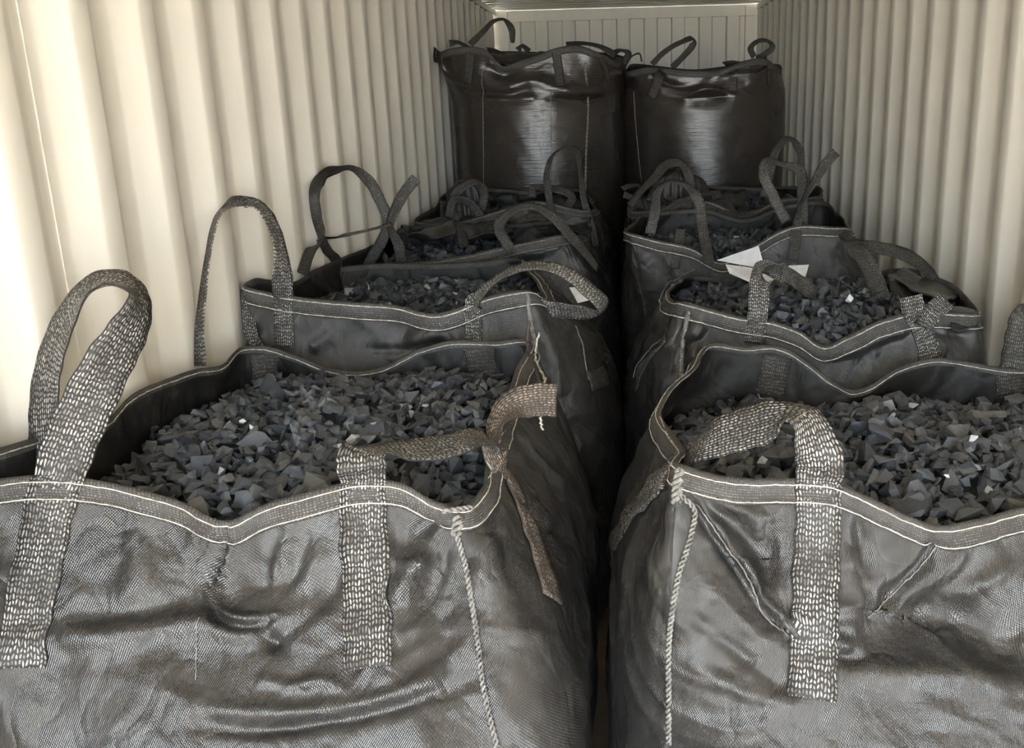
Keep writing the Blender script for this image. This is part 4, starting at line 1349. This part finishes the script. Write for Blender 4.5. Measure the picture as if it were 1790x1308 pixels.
TALL_R = Bag('tall_bulk_bag', 'tall black bulk bag at the back right with two small loops on top',
    (-.085, .965, 5.62, 6.66),
    [(1100, 125, 5.82, 0, .4), (1130, 118, 5.74, .04), (1165, 120, 5.7, .08), (1210, 124, 5.68, .12), (1255, 122, 5.68, .15), (1290, 110, 5.68, .18), (1335, 102, 5.7, .215), (1352, 112, 5.78, .25, .5), (1362, 122, 6.1, .35, .3), (1352, 112, 6.5, .5, .5),
     (1290, 114, 6.6, .58), (1210, 122, 6.6, .65), (1150, 116, 6.58, .72), (1110, 112, 6.4, .78, .5), (1098, 118, 6.1, .88, .3)],
    zsh=1.6, n=2.05, NS=300, NQ=60, NB=40, seed=47, wr=.28, fab=M_FARF, zin=1.66, category='bulk bag',
    folds=[([(1150, 160), (1200, 172), (1260, 168), (1300, 150)], .03, -.03, 'r'), ([(1190, 175), (1230, 158), (1285, 165)], .016, .03, 'r'), ([(1240, 140), (1280, 120), (1330, 118)], .03, .03, 'r'),
           ([(1160, 184), (1260, 188)], .012, -.012, 'r'), ([(1150, 222), (1220, 228)], .011, -.012, 'r'), ([(1160, 232), (1230, 236)], .011, .010, 'r'), ([(1130, 130), (1180, 150), (1230, 145)], .03, -.03, 'r')])
KR = TALL_R
KR.hem(.04, stitch=False)
strap(KR, [(1138, 170), (1146, 150), (1152, 135), (1160, 125, 5.66, 0)], width=0.060, material=M_WEBD, name='side_tape')
strap(KR, [(1282, 160), (1282, 135), (1284, 112)], width=0.044, material=M_WEBD, name='side_tape')
strap(KR, [(1345, 150), (1343, 130), (1340, 110)], width=0.024, material=M_WEBD, name='side_tape')
strap(KR, [(1140, 112, 5.74, 40), (1160, 92, 5.76, 45), (1190, 74, 5.78, 50), (1212, 68, 5.8, 60), (1212, 76, 5.82, 30), (1195, 98, 5.84, 30), (1175, 118, 5.84, 20)], width=0.040, material=M_WEBD, label='black carrying loop leaning right')
strap(KR, [(1318, 100, 5.74, 30), (1312, 85, 5.76, 20), (1325, 72, 5.78, 50), (1342, 72, 5.8, 60), (1350, 82, 5.82, 20), (1335, 96, 5.82, 30), (1322, 102, 5.8, 40)], width=0.036, material=M_WEBD, label='small round carrying loop')
strap(KR, [(1092, 118, 5.8, 50), (1105, 98, 5.82, 60), (1118, 94, 5.84, 60), (1122, 108, 5.84, 60)], width=0.016, material=M_WEBD, name='tie_tape')
flap(KR, 'cloth_flap', [(1262, 112, 5.8), (1340, 100, 5.9), (1345, 122, 5.66), (1285, 126, 5.62)], 5, 4, M_FARF, amp=.02)
thread(KR, [(1108, 160), (1112, 220), (1122, 320)], r=.0024, material=M_THRD)

# ------------------------------------------------------------------ coal
fill(FL, .925, .045, .027, .047, 150, 'dark angular coal piece heaped in the nearest left bag', 'coal pieces on top of the nearest left bag', 'nearest left bag', ymin=1.36)
fill(FR, .872, .045, .027, .049, 150, 'dark angular coal piece heaped in the nearest right bag', 'coal pieces on top of the nearest right bag', 'nearest right bag', ymin=1.36, tilt=-.075)
fill(ML, .968, .03, .030, .046, 0, '', '', 'second bag on the left')
fill(MR, .935, .04, .030, .046, 0, '', '', 'second bag on the right')
fill(TL, .935, .03, .036, .05, 0, '', '', 'third bag on the left')
fill(TR, .965, .05, .036, .05, 0, '', '', 'third bag on the right')
fill(QL, 1.0, .03, .05, .06, 0, '', '', 'fourth bag on the left')
fill(QR, 1.0, .05, .05, .06, 0, '', '', 'fourth bag on the right')

special(FL, 386, 824, .036, M_GREY, 'pale grey angular stone near the front rim of the nearest left bag', 3)
special(FL, 424, 736, .018, M_WHITE, 'small white pebble, leftmost of two on the nearest left bag of coal', 5)
special(FL, 440, 746, .018, M_WHITE, 'small white pebble, rightmost of two on the nearest left bag of coal', 8)
special(FL, 742, 708, .026, M_GREY, 'flat light grey chip at the back right of the nearest left coal heap', 9, flat=.3)
special(FL, 653, 740, .022, M_GREY, 'light grey chip in the middle of the nearest left coal heap', 12, flat=.4)
special(FR, 1702, 766, .026, M_WHITE, 'white stone chip lying on the nearest right coal heap', 14)
special(FR, 1594, 708, .038, M_GREY, 'flat pale grey stone at the back of the nearest right coal heap', 15, flat=.4)
special(FR, 1332, 806, .030, M_GREY, 'pale grey stone by the front left rim of the nearest right bag', 17)
special(FR, 1655, 832, .014, M_WHITE, 'tiny white chip near the front rim of the nearest right bag', 18)
special(MR, 1486, 523, .036, M_WHITE, 'round white pebble on the coal of the second right bag', 19, flat=.9)
special(ML, 797, 512, .040, M_WHITE, 'flat white chip on the coal of the second left bag', 21, flat=.4)

# ------------------------------------------------------------------ paper
def paper(name, pts, label, fold=None):
    V = [at(*p) for p in pts]
    c = sum(V, Vector())/len(V)
    n = len(V)
    nr = (V[1]-V[0]).cross(V[2]-V[0]).normalized()
    A = [p-c for p in V]; B = [p-c-nr*.0008 for p in V]
    Fc = [tuple(range(n)), tuple(range(2*n-1, n-1, -1))]+[(i, (i+1) % n, n+(i+1) % n, n+i) for i in range(n)]
    o = mesh_obj(name, A+B, Fc, M_PAPER, None, False)
    o.location = c
    return tag(o, label, 'paper', 'scraps of white paper')
paper('paper_sheet', [(1253, 455, 3.30), (1290, 442, 3.32), (1326, 430, 3.34), (1337, 470, 3.28), (1300, 464, 3.28)], 'white paper sheet, upper fold, stuck in the second right bag')
paper('paper_sheet', [(1268, 462, 3.26), (1300, 466, 3.26), (1337, 472, 3.26), (1352, 482, 3.24), (1378, 492, 3.2), (1340, 500, 3.16), (1312, 494, 3.16), (1275, 478, 3.22)], 'white paper sheet, lower fold, lying behind the standing strap')
paper('paper_sheet', [(1378, 465, 3.3), (1414, 463, 3.3), (1408, 484, 3.24), (1385, 480, 3.26)], 'small white paper corner right of the standing strap')
paper('paper_sheet', [(995, 503, 2.9), (1040, 500, 2.92), (1042, 522, 2.86), (1010, 530, 2.82)], 'white paper scrap seen through the loop of the second left bag')

# nothing pushes past the inner faces of the side walls
for o in list(COL.objects):
    if o.type != 'MESH' or o.parent is None: continue
    r = o
    while r.parent is not None: r = r.parent
    if not r.name.startswith(('bulk_bag', 'tall_bulk_bag')): continue
    n = len(o.data.vertices)
    a = np.empty(n*3, dtype=np.float32)
    o.data.vertices.foreach_get('co', a)
    a = a.reshape(-1, 3)
    lim = 1.1735-r.location.x, -1.1735-r.location.x
    if a[:, 0].max() > lim[0] or a[:, 0].min() < lim[1]:
        a[:, 0] = np.clip(a[:, 0], lim[1], lim[0])
        o.data.vertices.foreach_set('co', a.ravel())
        o.data.update()
